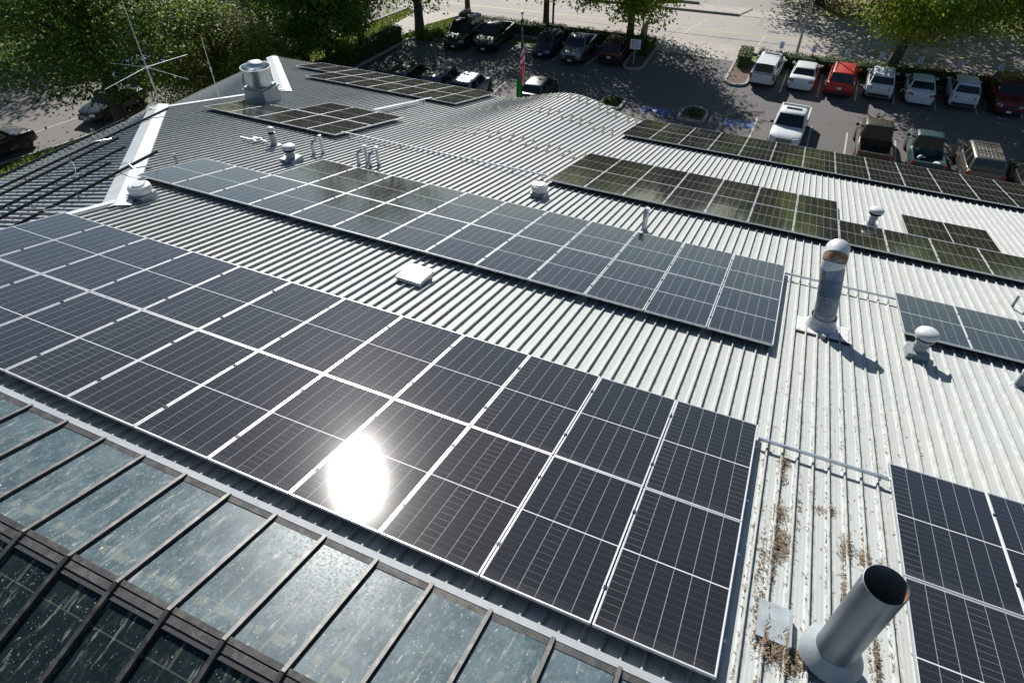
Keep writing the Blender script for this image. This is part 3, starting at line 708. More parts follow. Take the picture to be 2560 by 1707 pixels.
def twin(u1, v1, u2, v2, txt):
    a, b = on(u1, v1, -.04), on(u2, v2, -.04); d = (b - a); d.z = 0; d.normalize()
    pipe_obj('roof_pipe', [a, a + Vector((0, 0, .36)), a + Vector((0, 0, .42)) + d * .04, a + Vector((0, 0, .47)) + d * (b - a).length * .55], .045, M_GALV, 'bent lower pipe of the ' + txt, 'pipe', gp)
    pipe_obj('roof_pipe', [b, b + Vector((0, 0, .62))], .040, M_GALV, 'taller upright pipe of the ' + txt, 'pipe', gp)
twin(-13.51, 11.62, -13.44, 11.95, 'lone pair behind the white capped curb vent')
twin(-11.88, 11.58, -11.79, 11.86, 'left pair of the two neighbouring pairs')
twin(-11.51, 11.62, -11.45, 11.95, 'right pair of the two neighbouring pairs')
b = on(-15.35, 8.35, -.05); pipe_obj('roof_pipe', [b, b + Vector((0, 0, .36))], .032, M_GPAINT, 'single thin stub pipe left of the middle array', 'pipe', 'thin stub pipes')
b = on(4.72, 12.05, -.05); pipe_obj('roof_pipe', [b, b + Vector((.0, 0, .38))], .03, M_GPAINT, 'single thin stub pipe at the right picture edge', 'pipe', 'thin stub pipes')
b = on(-3.40, 11.72, -.05); pipe_obj('roof_pipe', [b, b + Vector((0, 0, .66))], .045, M_GALV, 'taller pipe of the close pair below the stepped array', 'pipe', 'close pair of pipes below the stepped array')
b = on(-3.41, 11.60, -.05); pipe_obj('roof_pipe', [b, b + Vector((-.01, -.0, .52)), b + Vector((-.01, .05, .60))], .05, M_GALV, 'shorter bent pipe of the close pair below the stepped array', 'pipe', 'close pair of pipes below the stepped array')
# sloping box vent between the two near arrays
o = empty('box_vent', on(-6.50, 5.80), (0, 0, R(-2)), 'low white box vent with a sloping lid between the two near arrays', 'roof vent')
m = MB(); curb_box(m, .56, .14, .56, -.10); part(o, 'box', M_GPAINT, m, False)
m = MB(); vs = [(-.32, -.33, .13), (.32, -.33, .13), (.32, .30, .13), (-.32, .30, .13), (-.32, -.33, .20), (.32, -.33, .20), (.27, .27, .40), (-.27, .27, .40)]
vs = [(-.33, -.33, .10), (.33, -.33, .10), (.33, .30, .09), (-.33, .30, .09), (-.33, -.33, .19), (.33, -.33, .19), (.33, .30, .17), (-.33, .30, .17)]
m.add(vs, [(3, 2, 1, 0), (4, 5, 6, 7), (0, 1, 5, 4), (1, 2, 6, 5), (2, 3, 7, 6), (3, 0, 4, 7)]); part(o, 'lid', pm('glossy_white_lid', (.62, .63, .63), .33, 0, var=.05), m, False)
o.scale = (.8, .8, .95)
m = MB(); m.box((0, 0, -.02), (.80, .72, .02), Matrix.Rotation(-S, 3, 'X')); part(o, 'flashing', M_GPAINT, m, False)
# small metal frame lying beside the slim vent
o = empty('metal_stand', on(-15.65, 11.35), (-S, 0, 0), 'small grey metal frame lying flat left of the slim pipe vent', 'frame')
m = MB(); m.bar((-.5, .1, .09), (.15, .05, .09), .06, .04); m.bar((-.25, .38, .09), (.42, .2, .09), .06, .04); m.bar((-.05, -.02, .12), (.1, .36, .12), .05, .04); m.ob('bar', M_FR, o)

# bent duct
D0 = on(.80, 8.40)
o = empty('bent_duct', D0, (0, 0, 0), 'tall fat galvanised duct with a bent rusty banded top and white sealed base', 'duct')
def ductp(t):            # centre line, t in metres
    if t < .30: return Vector((0, -.02, t))
    a = min(1.0, (t - .30) / 1.25)
    return Vector((-.17 * a ** 1.3, -.02 + .52 * a ** 1.4, t * .85))
M_GALV2 = pm('weathered_galvanised', (.20, .235, .28), .5, .45, var=.35, scale=3, dirt=((.42, .43, .44), 4, .52, .6))
sec = [(-.1, .30, M_SEAL, .190), (.30, .42, M_GPAINT, .192), (.42, .78, M_GALV2, .196), (.78, 1.08, pm('dull_galvanised', (.13, .165, .21), .45, .6, var=.2, scale=5), .199), (1.08, 1.30, M_GALV2, .204)]
for a, b_, mt, r in sec:
    m = MB(); m.tube([ductp(a + (b_ - a) * k / 3) for k in range(4)], [r] * 4, 28, cap=True); part(o, 'pipe_section', mt, m)
def arcp(a): return ductp(1.30) + Vector((-.02, (1 - math.cos(R(a))) * .26, math.sin(R(a)) * .26))
for a0, a1, mt, r in ((0, 28, M_WPAINT, .207), (28, 52, M_RUST, .212), (52, 92, M_WPAINT, .208)):
    m = MB(); m.tube([arcp(a0 + (a1 - a0) * k / 3) for k in range(4)], [r] * 4, 28, cap=a1 > 90); part(o, 'pipe_section', mt, m)
m = MB(); m.lathe([(.52, -.11), (.40, -.03), (.30, .05), (.25, .16), (.23, .30)], 20)
for k, vv in enumerate(m.v):
    x, y, z = vv; w = max(0, (.25 - z) / .36); m.v[k] = (x * 1.0 + (.10 if x > 0 and z < 0 else 0), y, z - y * TS * w)
part(o, 'sealed_base', M_SEAL, m)
m = MB(); m.box((.04, -.10, .045), (.92, .66, .02), Matrix.Rotation(-S, 3, 'X')); part(o, 'flashing_plate', M_SEAL, m, False)
m = MB(); m.box((.04, -.445, .105), (.98, .05, .06), Matrix.Rotation(R(-2), 3, 'Z')); part(o, 'tar_edge', M_BLACK, m, False)
m = MB(); m.tube([(.06, -.49, .02), (.06, -.49, .22)], .045, 12); part(o, 'stub', M_GPAINT, m)
# wide open pipe in the lower right corner
o = empty('flue_pipe', on(.93, .80), (0, 0, 0), 'large open grey steel flue pipe with a collar in the lower right corner', 'pipe')
m = MB(); r = .172; m.lathe([(r, .16), (r, 1.44), (r - .006, 1.445), (r - .006, .3), (.001, .3)], 48); part(o, 'pipe', pm('flue_steel', (.21, .245, .28), .42, .7, var=.10, scale=2.2), m)
m = MB(); n = 12; a0 = -55
vs = [((r - .008) * math.cos(R(a0 + 70 * i / n)), (r - .008) * math.sin(R(a0 + 70 * i / n)), 1.441) for i in range(n + 1)] + [((r - .008) * math.cos(R(a0 + 70 * i / n)), (r - .008) * math.sin(R(a0 + 70 * i / n)), 1.441 - .10 * math.sin(math.pi * i / n) ** .6) for i in range(n + 1)]
m.add(vs, [(i, i + 1, n + 2 + i, n + 1 + i) for i in range(n)]); m.ob('rust_patch', M_RUST, o, True, fix=False)
m = MB(); m.lathe([(r + .002, .285), (.275, .15), (.28, .14), (r, .25)], 40); part(o, 'collar', M_GPAINT, m)
m = MB(); m.lathe([(.215, .20), (.225, .10), (.27, -.03), (.30, -.07)], 32); part(o, 'cone_flashing', M_GPAINT, m)
m = MB(); m.box((0, 0, -.035), (.74, .80, .02), Matrix.Rotation(-S, 3, 'X')); m.box((-.50, .16, .01), (.30, .46, .02), Matrix.Rotation(-S, 3, 'X')); m.box((-.35, .12, .05), (.018, .46, .09), Matrix.Rotation(-S, 3, 'X')); part(o, 'flashing_plate', M_GPAINT, m, False)
m = MB(); m.bar((r * .8 + .03, -r * .75, .32), (r * .8 + .03, -r * .75, 1.43), .006, .006); part(o, 'seam', M_DARK, m, False)

# sealed mounting feet waiting for panels
M_CREAM = pm('cream_sealant', (.62, .54, .36), .7, 0, var=.2, scale=20)
FT = MB(); FT.lathe([(.085, .0), (.08, .03), (.06, .048), (.001, .05)], 8); FTm = FT.mesh('sealant_patch', M_CREAM, True, True)
FB = MB(); FB.box((0, 0, .06), (.05, .06, .03)); FB.box((0, .0, .085), (.022, .022, .03)); FBm = FB.mesh('bolt_bracket', M_CREAM, False, True)
rows_ = [('row nearest above the long thin rail', 17.25, -13.6, 15, 0), ('second row above the long thin rail', 17.95, -13.5, 15, 0), ('lower mid height row below the far eave', 22.05, -13.1, 14, 2), ('upper mid height row below the far eave', 22.75, -12.9, 13, 0),
         ('lower row close to the bulging eave', 25.35, -13.9, 16, 0), ('top row right at the bulging eave', 26.0, -13.6, 15, 0)]
def ordl(k, n):
    return (ordn(k) + ' from left') if k < (n + 1) // 2 else ((ordn(n - 1 - k) + ' from right') if k < n - 1 else 'last at the right')
for nm, v, x0, n, sk_ in rows_:
    for i in range(n):
        x = x0 + i * .46 + (.0 if v < 20 else .02 * i * 0); x = math.floor(x / PITCH) * PITCH + .1
        if x > (-6.95): continue
        p = on(x, v); o = empty('roof_mount_foot', p, (-S, 0, 0), f'cream mounting foot, {ordl(i, n)}, {nm}', 'mounting foot', 'cream sealed feet on the bare ribbed roof')
        link('sealant_patch', FTm, o, (0, 0, .003)); link('bolt_bracket', FBm, o)

# antennas
A0 = Vector((-21.6, 12.9, -3.2)); ah = 1.25
o = empty('mast_antenna', A0, (0, 0, 0), 'tall thin white mast antenna with four crossed rods at the hip corner', 'antenna')
m = MB(); m.tube([(0, 0, -.15), (0, 0, ah)], [.028, .026], 8); m.ob('mast', M_GALV, o, True)
m = MB(); m.tube([(0, 0, ah), (0, 0, ah + 1.1), (0, 0, 7.5)], [.018, .014, .010], 8); m.ob('whip', M_GALV, o, True)
for e in [(-1.6, -.15), (2.1, -.2), (.3, -2.0), (.2, 1.65)]:
    m = MB(); m.tube([(0, 0, ah), (e[0], e[1], ah - .04)], [.009, .006], 6); m.ob('rod', M_GALV, o, True)
m = MB(); m.lathe([(.001, ah - .05), (.04, ah - .05), (.04, ah + .04), (.001, ah + .04)], 10); m.ob('hub', M_FR, o, True)
A1 = on(-20.9, 15.4)
o = empty('mast_antenna', A1, (0, 0, 0), 'short thin mast standing on the flashed roof edge behind the tall one', 'antenna')
m = MB(); m.tube([(0, 0, -.1), (0, 0, 1.15), (0, 0, 2.3)], [.018, .014, .01], 6); m.ob('mast', M_FR, o, True)
m = MB(); m.lathe([(.001, 1.05), (.03, 1.05), (.03, 1.2), (.001, 1.2)], 8); m.ob('hub', M_FR, o, True)

# dry leaf litter on the pans
def litter():
    P = []
    blobs = [(.40, 3.67, .07, .13, 170), (.40, 3.35, .05, .13, 60), (.40, 2.66, .07, .13, 200), (.44, 2.12, .09, .26, 520), (.36, 1.75, .04, .25, 90), (1.13, 2.43, .05, .17, 170), (1.32, 2.36, .05, .14, 140), (1.50, 2.26, .05, .13, 120),
             (.45, .72, .13, .17, 900), (.62, .62, .10, .13, 380), (.30, 1.10, .04, .25, 110), (1.36, 1.02, .04, .22, 220), (1.10, 1.75, .03, .40, 130), (.85, 2.95, .10, .08, 45), (1.0, 3.0, .04, .08, 50), (.26, 1.7, .04, .5, 120), (.62, 2.9, .02, .4, 50), (1.5, 1.7, .05, .25, 60)]
    for bx, by, rx, ry, n in blobs:
        a = rng.normal(0, 1, (n, 2)) * .62
        pts = np.c_[bx + a[:, 0] * rx, by + a[:, 1] * ry, np.abs(rng.normal(0, 1, n)) * min(.03, n / 40000.)]
        P.append(pts)
    nn = 420; P.append(np.c_[rng.uniform(.1, 2.2, nn), rng.uniform(-.3, 6.5, nn), rng.uniform(0, .002, nn)])
    # settle along rib flanks
    nn = 900; k = rng.integers(0, 9, nn); P.append(np.c_[k * PITCH + .142 + rng.normal(0, .008, nn), rng.uniform(0, 1, nn) ** 1.5 * 5.5, rng.uniform(0, .006, nn)])
    P = np.concatenate(P); n = len(P)
    L = rng.uniform(.004, .026, n) * np.where(rng.uniform(0, 1, n) < .05, 2.6, 1); Wd = rng.uniform(.0012, .006, n); a = rng.uniform(0, 2 * np.pi, n); tl = rng.normal(0, .35, n)
    w3 = lambda u, v, h: np.c_[u, v * CS + h * SS, -v * SS + h * CS]
    rx = (P[:, 0] / PITCH) % 1 * PITCH; rib = np.where((rx > .153) & (rx < .188), .047, 0)
    base_h = -RH + .005 + P[:, 2] + rib
    dx, dy = np.cos(a) * L, np.sin(a) * L; px, py = -np.sin(a) * Wd, np.cos(a) * Wd; dz = tl * L
    q = [w3(P[:, 0] - dx - px, P[:, 1] - dy - py, base_h), w3(P[:, 0] + dx - px, P[:, 1] + dy - py, base_h + np.abs(dz)), w3(P[:, 0] + dx + px, P[:, 1] + dy + py, base_h + np.abs(dz)), w3(P[:, 0] - dx + px, P[:, 1] - dy + py, base_h + .001)]
    V = np.stack(q, 1).reshape(-1, 3); Q = np.arange(n * 4).reshape(-1, 4)
    mt, nt, p = nodes('dry_leaves'); b = NB(nt); g = b.n('ShaderNodeNewGeometry'); r = g.outputs['Random Per Island']
    c = b.mix(r, (.055, .036, .022), (.27, .195, .125)); b.L.new(c, p.inputs['Base Color']); p.inputs['Roughness'].default_value = .85
    tag(link('leaf_litter', np_mesh('leaf_litter', V, Q, mt)), 'dry brown leaf litter lying between the roof ribs near the flue pipe', 'leaf litter', kind='stuff')
litter()

# ================================================================== TREES AND HEDGES
LM = {'plane': leaf_mat('plane_leaves', (.075, .16, .020), (.14, .25, .028), (.28, .31, .04), .58),
      'ash': leaf_mat('ash_leaves', (.055, .11, .018), (.11, .19, .026), (.22, .26, .04), .55),
      'olive': leaf_mat('bushy_leaves', (.13, .20, .026), (.24, .30, .04), (.42, .36, .08), .55),
      'lime': leaf_mat('lime_green_leaves', (.12, .20, .018), (.23, .33, .028), (.42, .42, .05), .58),
      'hedge': leaf_mat('hedge_leaves', (.045, .085, .012), (.08, .13, .018), (.13, .16, .03), .2)}
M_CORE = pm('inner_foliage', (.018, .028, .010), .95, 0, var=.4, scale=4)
def leaf_quads(C, N, size, asp=.7):
    n = len(C); N = N / np.linalg.norm(N, axis=1, keepdims=True)
    a = rng.normal(0, 1, (n, 3)); u = np.cross(N, a); u /= np.linalg.norm(u, axis=1, keepdims=True) + 1e-9; w = np.cross(N, u)
    s = (size * rng.uniform(.6, 1.35, n))[:, None] / 2
    u = u * s; w = w * s * asp
    k = N * s * .25
    return np.stack([C - u, C - w * .95 + k, C + u, C + w * .95 + k], 1).reshape(-1, 3)
def tree(name, label, x, y, h, cr, kind='plane', n=9000, leaf=.24, bottom=2.6, trunk=.26, lean=(0, 0), seed=0, group=None, nclump=150, sq=1.0, off=(0, 0), skirt=.5, z=G):
    global rng
    rng = np.random.default_rng(seed + 100); rs = random.Random(seed)
    o = empty(name, (x, y, z), (0, 0, 0), label, 'tree', group)
    cz = bottom + (h - bottom) * .36
    cx, cy = off
    # clumps
    cl = []
    while len(cl) < nclump:
        d = rng.normal(0, 1, 3); d /= np.linalg.norm(d)
        r = rng.uniform(.0, 1) ** .38
        lob = 1 + .16 * math.sin(3 * math.atan2(d[1], d[0]) + seed) + .10 * math.sin(5 * math.atan2(d[1], d[0]) + 2 * seed) + .1 * math.sin(7 * d[2] + seed)
        zz = d[2] * r * (h - bottom) * (.64 if d[2] > 0 else .42)
        wide = 1.0 if zz > 0 else 1.22
        if zz < 0: zz = max(zz, -(h - bottom) * .36)
        cl.append((cx + d[0] * r * cr * lob * wide, cy + d[1] * r * cr * sq * lob * wide, cz + zz))
    cl = np.array(cl)
    # trunk and limbs
    m = MB(); tz = bottom + (h - bottom) * .35
    T = [(0, 0, -.1), (lean[0] * .15, lean[1] * .15, bottom * .4), (lean[0] * .5, lean[1] * .5, bottom), (lean[0] + cx * .6, lean[1] + cy * .6, tz), (cx, cy, h * .82)]
    m.tube([(0, 0, -.1), (0, 0, .25)] + T[1:], [trunk * 1.7, trunk * 1.2, trunk, trunk * .9, trunk * .62, trunk * .12], 12, False)
    for i in range(14):
        c = cl[rs.randrange(len(cl))]; t0 = rs.uniform(.25, .75)
        zz = bottom * .75 + (h * .8 - bottom * .75) * t0 * .7; f = min(1, zz / (h * .82))
        p0 = Vector((lean[0] * f + cx * f, lean[1] * f + cy * f, zz)); p1 = Vector(c)
        if p1.z < p0.z: p1.z = p0.z + .4
        mid = p0.lerp(p1, .5) + Vector((rs.uniform(-.3, .3), rs.uniform(-.3, .3), rs.uniform(-.2, .5)))
        m.tube([p0, mid, p1], [trunk * .38, trunk * .24, trunk * .06], 7, False)
    m.ob('trunk', M_BARK, o, True, fix=False)
    per = n // nclump; C = []; N = []
    for c in cl:
        rr = rng.uniform(.55, 1.15) * cr * .17 + .15; k = int(per * rng.uniform(.6, 1.4))
        g = rng.normal(0, 1, (k, 3)) * np.array([rr, rr, rr * .48])
        C.append(c + g); nn = np.tile(np.array([0, 0, 1.0]), (k, 1)) + rng.normal(0, .55, (k, 3)) + (c - np.array([cx, cy, cz])) / cr * .5; N.append(nn)
    C = np.concatenate(C); N = np.concatenate(N)
    V = leaf_quads(C, N, leaf)
    link('crown', np_mesh('crown', V, np.arange(len(V)).reshape(-1, 4), LM[kind]), o)
    return o
gt = 'street trees along the far hedge'
tree('plane_tree', 'leafy tree with dark slim trunk behind the small white sign and hedge end', -16.0, 56.6, 13.0, 4.7, 'lime', 32000, .26, 2.3, .30, seed=3, group=gt)
tree('plane_tree', 'leafy tree beside the dark lamp pole behind the dark blue car', -23.6, 55.6, 12.5, 3.9, 'lime', 20000, .25, 3.0, .27, seed=4, group=gt)
tree('plane_tree', 'slim trunked tree behind the van with the roof box', -32.3, 57.0, 12.5, 3.6, 'plane', 7000, .24, 4.0, .24, seed=5, group=gt)
tree('plane_tree', 'dark crowned tree on the sunlit corner lawn', -33.4, 49.8, 19.5, 4.8, 'plane', 26000, .25, 2.4, .42, seed=6, off=(-1.2, .5))
tree('broad_tree', 'large yellow green tree leaning over the hedge behind the white crossover', 5.1, 57.2, 14.0, 5.3, 'lime', 42000, .25, 3.3, .40, lean=(1.2, .2), seed=7, off=(.8, .4), nclump=200)
tree('broad_tree', 'yellow green tree at the right picture edge above the dark red car', 15.2, 59.2, 13.5, 5.0, 'lime', 32000, .25, 3.3, .38, lean=(.6, 0), seed=8, off=(.2, .2), nclump=180)
tree('dark_tree', 'dark tree across the road at the top right between crowns', -1.6, 75.0, 15, 6.0, 'ash', 22000, .3, 1.2, .4, seed=9, group='dark trees across the road')
tree('dark_tree', 'dark tree across the road above the gap of the two right crowns', 9.5, 75.0, 15, 6.5, 'ash', 22000, .3, 1.0, .4, seed=10, group='dark trees across the road')
tree('dark_tree', 'dark tree across the road in the far upper right corner', 21, 76.0, 15, 6.5, 'plane', 20000, .3, 1.0, .4, seed=21, group='dark trees across the road')
tree('ash_tree', 'huge dark tree with forked trunk at upper left behind the mast antenna', -40.1, 23.6, 14.5, 5.4, 'ash', 44000, .21, 3.2, .42, lean=(-.3, .6), seed=11, off=(-.9, .4), nclump=230)
tree('bushy_tree', 'olive green bushy tree right of the mast antenna', -38.3, 30.8, 7.4, 3.7, 'olive', 42000, .16, .5, .3, seed=13, nclump=170)
tree('bushy_tree', 'small bright bushy tree behind the exhaust fan', -36.6, 33.6, 4.6, 1.9, 'lime', 18000, .14, .3, .2, seed=14, nclump=80)
tree('dark_tree', 'dark tree behind the utility pole at upper left', -46.5, 44.5, 9.5, 3.6, 'ash', 16000, .24, 2.2, .35, seed=15)
gl = 'leafy trees between street and parking lot'
tree('plane_tree', 'deep green tree right of the utility pole behind the far roof corner', -38.6, 40.2, 14.5, 3.5, 'plane', 26000, .22, 1.8, .3, seed=16, group=gl)
tree('plane_tree', 'wide deep green tree above the left end of the far panel array', -35.6, 39.6, 14.5, 3.4, 'plane', 26000, .22, 1.3, .3, seed=17, group=gl)
tree('plane_tree', 'deep green tree in front of the corner lawn beside the clipped hedge', -36.8, 45.6, 17.5, 3.2, 'plane', 18000, .22, 2.8, .28, seed=18, group=gl)
# unseen wood beyond the far lot, added dark for the panel reflections
C = rng.uniform([-110, 104, G], [80, 128, G + 15], (60000, 3)); C[:, 2] -= 3.0 * np.abs(np.sin(C[:, 0] * .22)) * (C[:, 2] > G + 9)
LM['wood'] = leaf_mat('unseen_wood_leaves', (.015, .026, .010), (.026, .042, .014), (.04, .05, .016), .2)
V = leaf_quads(C, rng.normal(0, 1, (len(C), 3)) + [0, -.6, .6], 1.0)
tag(link('unseen_wood', np_mesh('unseen_wood', V, np.arange(len(V)).reshape(-1, 4), LM['wood'])), 'unseen belt of dark trees added beyond the far lot for panel reflections', 'wood', kind='stuff')
gx = 'dark trees across the left street'
for i, (x, y, d) in enumerate([(-62, 22, 'nearest'), (-63, 36, 'second nearest'), (-62, 50, 'third nearest'), (-66, 64, 'farthest')]):
    tree('dark_tree', d + ' dark tree standing across the left street', x, y, 14, 6.2, 'ash', 13000, .32, 1.0, .4, seed=30 + i, group=gx)
def hedge(name, label, pts, w, h, n, kind='hedge', leaf=.11, group=None, z=G):
    c = Vector((*pts[0], z)); o = empty(name, c, (0, 0, 0), label, 'hedge', group)
    core = MB(); V = []
    for (ax, ay), (bx, by) in zip(pts, pts[1:]):
        a, b = Vector((ax, ay, z)) - c, Vector((bx, by, z)) - c; L = (b - a).length; d = (b - a) / L; s_ = Vector((-d.y, d.x, 0))
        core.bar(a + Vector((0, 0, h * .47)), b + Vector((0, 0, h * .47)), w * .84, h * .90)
        k = int(n * L); A = np.array(a); D = np.array(d); Sx = np.array(s_)
        side = rng.choice(3, k, p=[.46, .27, .27]); t = rng.uniform(-.05, L + .05, k)
        u = np.where(side == 0, rng.uniform(-.5, .5, k), np.where(side == 1, -.5, .5)) * w; zz = np.where(side == 0, h, rng.uniform(0, 1, k) * h)
        und = .05 * np.sin(t * 2.3 + ax) + .04 * np.sin(t * 5.1)
        P = A + D * t[:, None] + Sx * (u + rng.normal(0, .05, k) + und * .5)[:, None]; P[:, 2] += zz + rng.normal(0, .05, k) + np.where(side == 0, und, 0)
        N = np.where((side == 0)[:, None], np.array([0, 0, 1.]), Sx * np.sign(u)[:, None]) + rng.normal(0, .6, (k, 3))
        V.append(leaf_quads(P, N, leaf))
        ke = int(n * w * .5)
        for e, sg in ((0.0, -1), (L, 1)):
            P = A + D * e + Sx * (rng.uniform(-.5, .5, ke) * w)[:, None] + D * rng.normal(0, .05, ke)[:, None]; P[:, 2] += rng.uniform(0, h, ke)
            V.append(leaf_quads(P, np.tile(D * sg, (ke, 1)) + rng.normal(0, .6, (ke, 3)), leaf))
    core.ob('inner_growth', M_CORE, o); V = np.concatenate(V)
    link('foliage', np_mesh('foliage', V, np.arange(len(V)).reshape(-1, 4), LM[kind]), o)
    return o
hedge('hedge', 'long clipped hedge behind the row of parked white and red cars', [(-4.7, 54.75), (4, 55.1), (24, 56.4)], 1.1, .95, 520)
hedge('hedge', 'short sunlit clipped hedge end beside the bark island right of the driveway', [(-5.75, 55.1), (-5.6, 52.9)], .95, 1.0, 560)
hedge('hedge', 'clipped hedge behind the cars left of the driveway', [(-30.3, 53.7), (-13.9, 54.3)], 1.2, .95, 460)
hedge('hedge', 'short shaded clipped hedge end behind the small white sign', [(-13.7, 54.4), (-13.75, 52.2)], 1.1, 1.05, 460)
hedge('hedge', 'dark clipped hedge along the left kerb of the parking lot', [(-34.6, 36.0), (-34.4, 47.6)], 1.1, 1.25, 420)
def shrub(label, x, y, r, h, n=900, kind='hedge', group=None):
    o = empty('shrub', (x, y, G + .05), (0, 0, 0), label, 'shrub', group)
    d = rng.normal(0, 1, (n, 3)); d /= np.linalg.norm(d, axis=1, keepdims=True); d[:, 2] = np.abs(d[:, 2])
    P = d * np.array([r, r, h]) * rng.uniform(.55, 1.08, (n, 1)) * (1 + .15 * np.sin(4 * np.arctan2(d[:, 1], d[:, 0]) + x))[:, None]
    V = leaf_quads(P, d + rng.normal(0, .5, (n, 3)), .13); link('foliage', np_mesh('foliage', V, np.arange(len(V)).reshape(-1, 4), LM[kind]), o)
    m = MB()
    for k in range(5): m.tube([(0, 0, -.05), (r * .5 * math.cos(k * 1.3), r * .5 * math.sin(k * 1.3), h * .7)], [.025, .01], 5, False)
    m.ob('stem', M_BARK, o, True, fix=False); return o
shrub('low dark shrub in the small kerbed island right of the blue parking sign', -7.15, 42.2, .62, .4)
shrub('low green shrub in the kerbed island beside the bulging eave', -12.9, 41.9, .58, .45)
gs = 'loose shrubs under the corner lawn tree'
for i, (x, y, r) in enumerate([(-32.3, 48.9, .8), (-31.5, 49.9, .75), (-31.2, 51.2, .7)]): shrub(['nearest', 'middle', 'farthest'][i] + ' of three loose shrubs below the corner lawn tree', x, y, r, .75, 1400, 'plane', gs)

# grass verges: short blades where the lawn is seen
def grass(name, label, poly, n, hh=.07):
    P = np.array(poly); lo, hi = P.min(0), P.max(0); X = rng.uniform(lo, hi, (n, 2)); ins = np.zeros(n, bool); k = len(P)
    for i in range(k):
        (x1, y1), (x2, y2) = P[i], P[(i + 1) % k]
        c = ((y1 > X[:, 1]) != (y2 > X[:, 1])) & (X[:, 0] < (x2 - x1) * (X[:, 1] - y1) / (y2 - y1 + 1e-12) + x1); ins ^= c
    X = X[ins]; n = len(X); C = np.c_[X, np.full(n, G + .07)]
    N = rng.normal(0, 1, (n, 3)) * [1, 1, .5] + [0, 0, .8]; V = leaf_quads(C, N, hh * 2)
    tag(link(name, np_mesh(name, V, np.arange(len(V)).reshape(-1, 4), LM['grass'])), label, 'grass', kind='stuff')
LM['grass'] = leaf_mat('grass_blades', (.11, .17, .015), (.17, .23, .022), (.24, .25, .05), .3)
M_LAWN = pm('lawn_turf', (.15, .20, .022), .95, 0, var=.3, scale=1.2, bump=.02, bscale=60)
lawnA = [(-43.8, 8), (-43.8, 17.3), (-42.8, 20.3), (-42.1, 23.5), (-41.3, 28), (-40.4, 36), (-30, 36), (-30, 8)]
lawnB = [(-35.8, 38), (-34.3, 51.8), (-33.0, 55.4), (-31.0, 55.6), (-31.4, 49.6), (-33.6, 48.9), (-34.0, 38)]
lawnC = [(-40.2, 38), (-38.6, 56), (-37.2, 56), (-36.9, 46), (-37.8, 38)]
for l in (lawnA, lawnB, lawnC): slab('lawn', l, G + .045, M_LAWN)
grass('grass', 'sunlit green grass verge between street and left roof edge', lawnA, 42000); grass('grass', 'bright green grass of the corner lawn by the parked van', lawnB, 16000); grass('grass', 'strip of grass between pavement and street', lawnC, 9000)
slab('dry_grass', [(-1.4, 70.8), (4, 70.9), (6.5, 95), (1.9, 92)], G + .03, pm('dry_grass', (.26, .20, .09), .95, 0, var=.35, scale=3))

# ================================================================== STREET FURNITURE
def pole_obj(name, x, y, h, r0, r1, mat, label, cat, arms=(), z=G):
    o = empty(name, (x, y, z), (0, 0, 0), label, cat); m = MB(); m.tube([(0, 0, -.2), (0, 0, h * .5), (0, 0, h)], [r0, (r0 + r1) / 2, r1], 12); m.ob('pole', mat, o, True)
    m = MB(); m.prism([(-.2, -.2), (.2, -.2), (.2, .2), (-.2, .2)], -.1, .18); m.ob('footing', M_CONC, o); return o
o = pole_obj('street_lamp', -2.0, 57.15, 7.4, .115, .07, pm('pale_pole', (.40, .39, .34), .5, .2, var=.15), 'tall pale lamp pole rising from behind the hedge near the white pickup', 'street lamp')
m = MB(); m.tube([(0, 0, 7.3), (.35, .9, 7.55), (.6, 1.6, 7.6)], [.05, .045, .04], 8); m.tube([(0, 0, 7.3), (-.35, -.9, 7.55), (-.6, -1.6, 7.6)], [.05, .045, .04], 8); m.ob('arm', M_GALV, o, True)
for s_ in (1, -1):
    m = MB(); m.lathe([(.001, -.12), (.2, -.1), (.3, 0), (.2, .12), (.001, .16)], 14); m.ob('lamp_head', M_GALV, o, True, (.75 * s_, 2.0 * s_, 7.6))
o = pole_obj('street_lamp', -23.05, 55.9, 8.5, .10, .08, pm('dark_pole', (.05, .055, .05), .5, .3), 'dark slim lamp pole close beside a tree trunk behind the hedge', 'street lamp')
m = MB(); m.tube([(0, 0, 8.4), (.2, 1.4, 8.7)], [.05, .04], 8); m.ob('arm', M_DARK, o, True); m = MB(); m.box((.25, 1.8, 8.7), (.3, .7, .12)); m.ob('lamp_head', M_DARK, o)
o = empty('utility_pole', (-41.0, 37.6, G), (0, 0, 0), 'brown wooden utility pole with side conduits left of the far roof corner', 'utility pole')
m = MB(); m.tube([(0, 0, -.2), (0, 0, 13)], [.19, .14], 12); m.ob('pole', M_WOOD, o, True)
for dx in (.24, .32): m = MB(); m.tube([(dx, -.05, -.2), (dx, -.05, 7), (dx * .7, -.05, 12.0)], [.035] * 3, 6); m.ob('conduit', M_GALV, o, True)
m = MB(); m.tube([(-.30, 0, -.2), (-.16, 0, 11.5)], [.015] * 2, 5); m.ob('guy_wire', M_GALV, o, True)
m = MB(); m.box((0, 0, 12.2), (2.4, .12, .14)); m.ob('cross_arm', M_WOOD, o)
# low concrete slab sign seen edge on
o = empty('low_sign_wall', (-14.75, 56.6, G), (0, 0, R(4)), 'low grey capped wall standing end on behind the hedge end', 'low wall')
m = MB(); m.box((0, 0, .5), (.26, 2.0, 1.1)); m.ob('wall_body', M_WALL, o); m = MB(); m.box((0, 0, 1.08), (.34, 2.1, .07)); m.ob('coping', M_CONC, o)
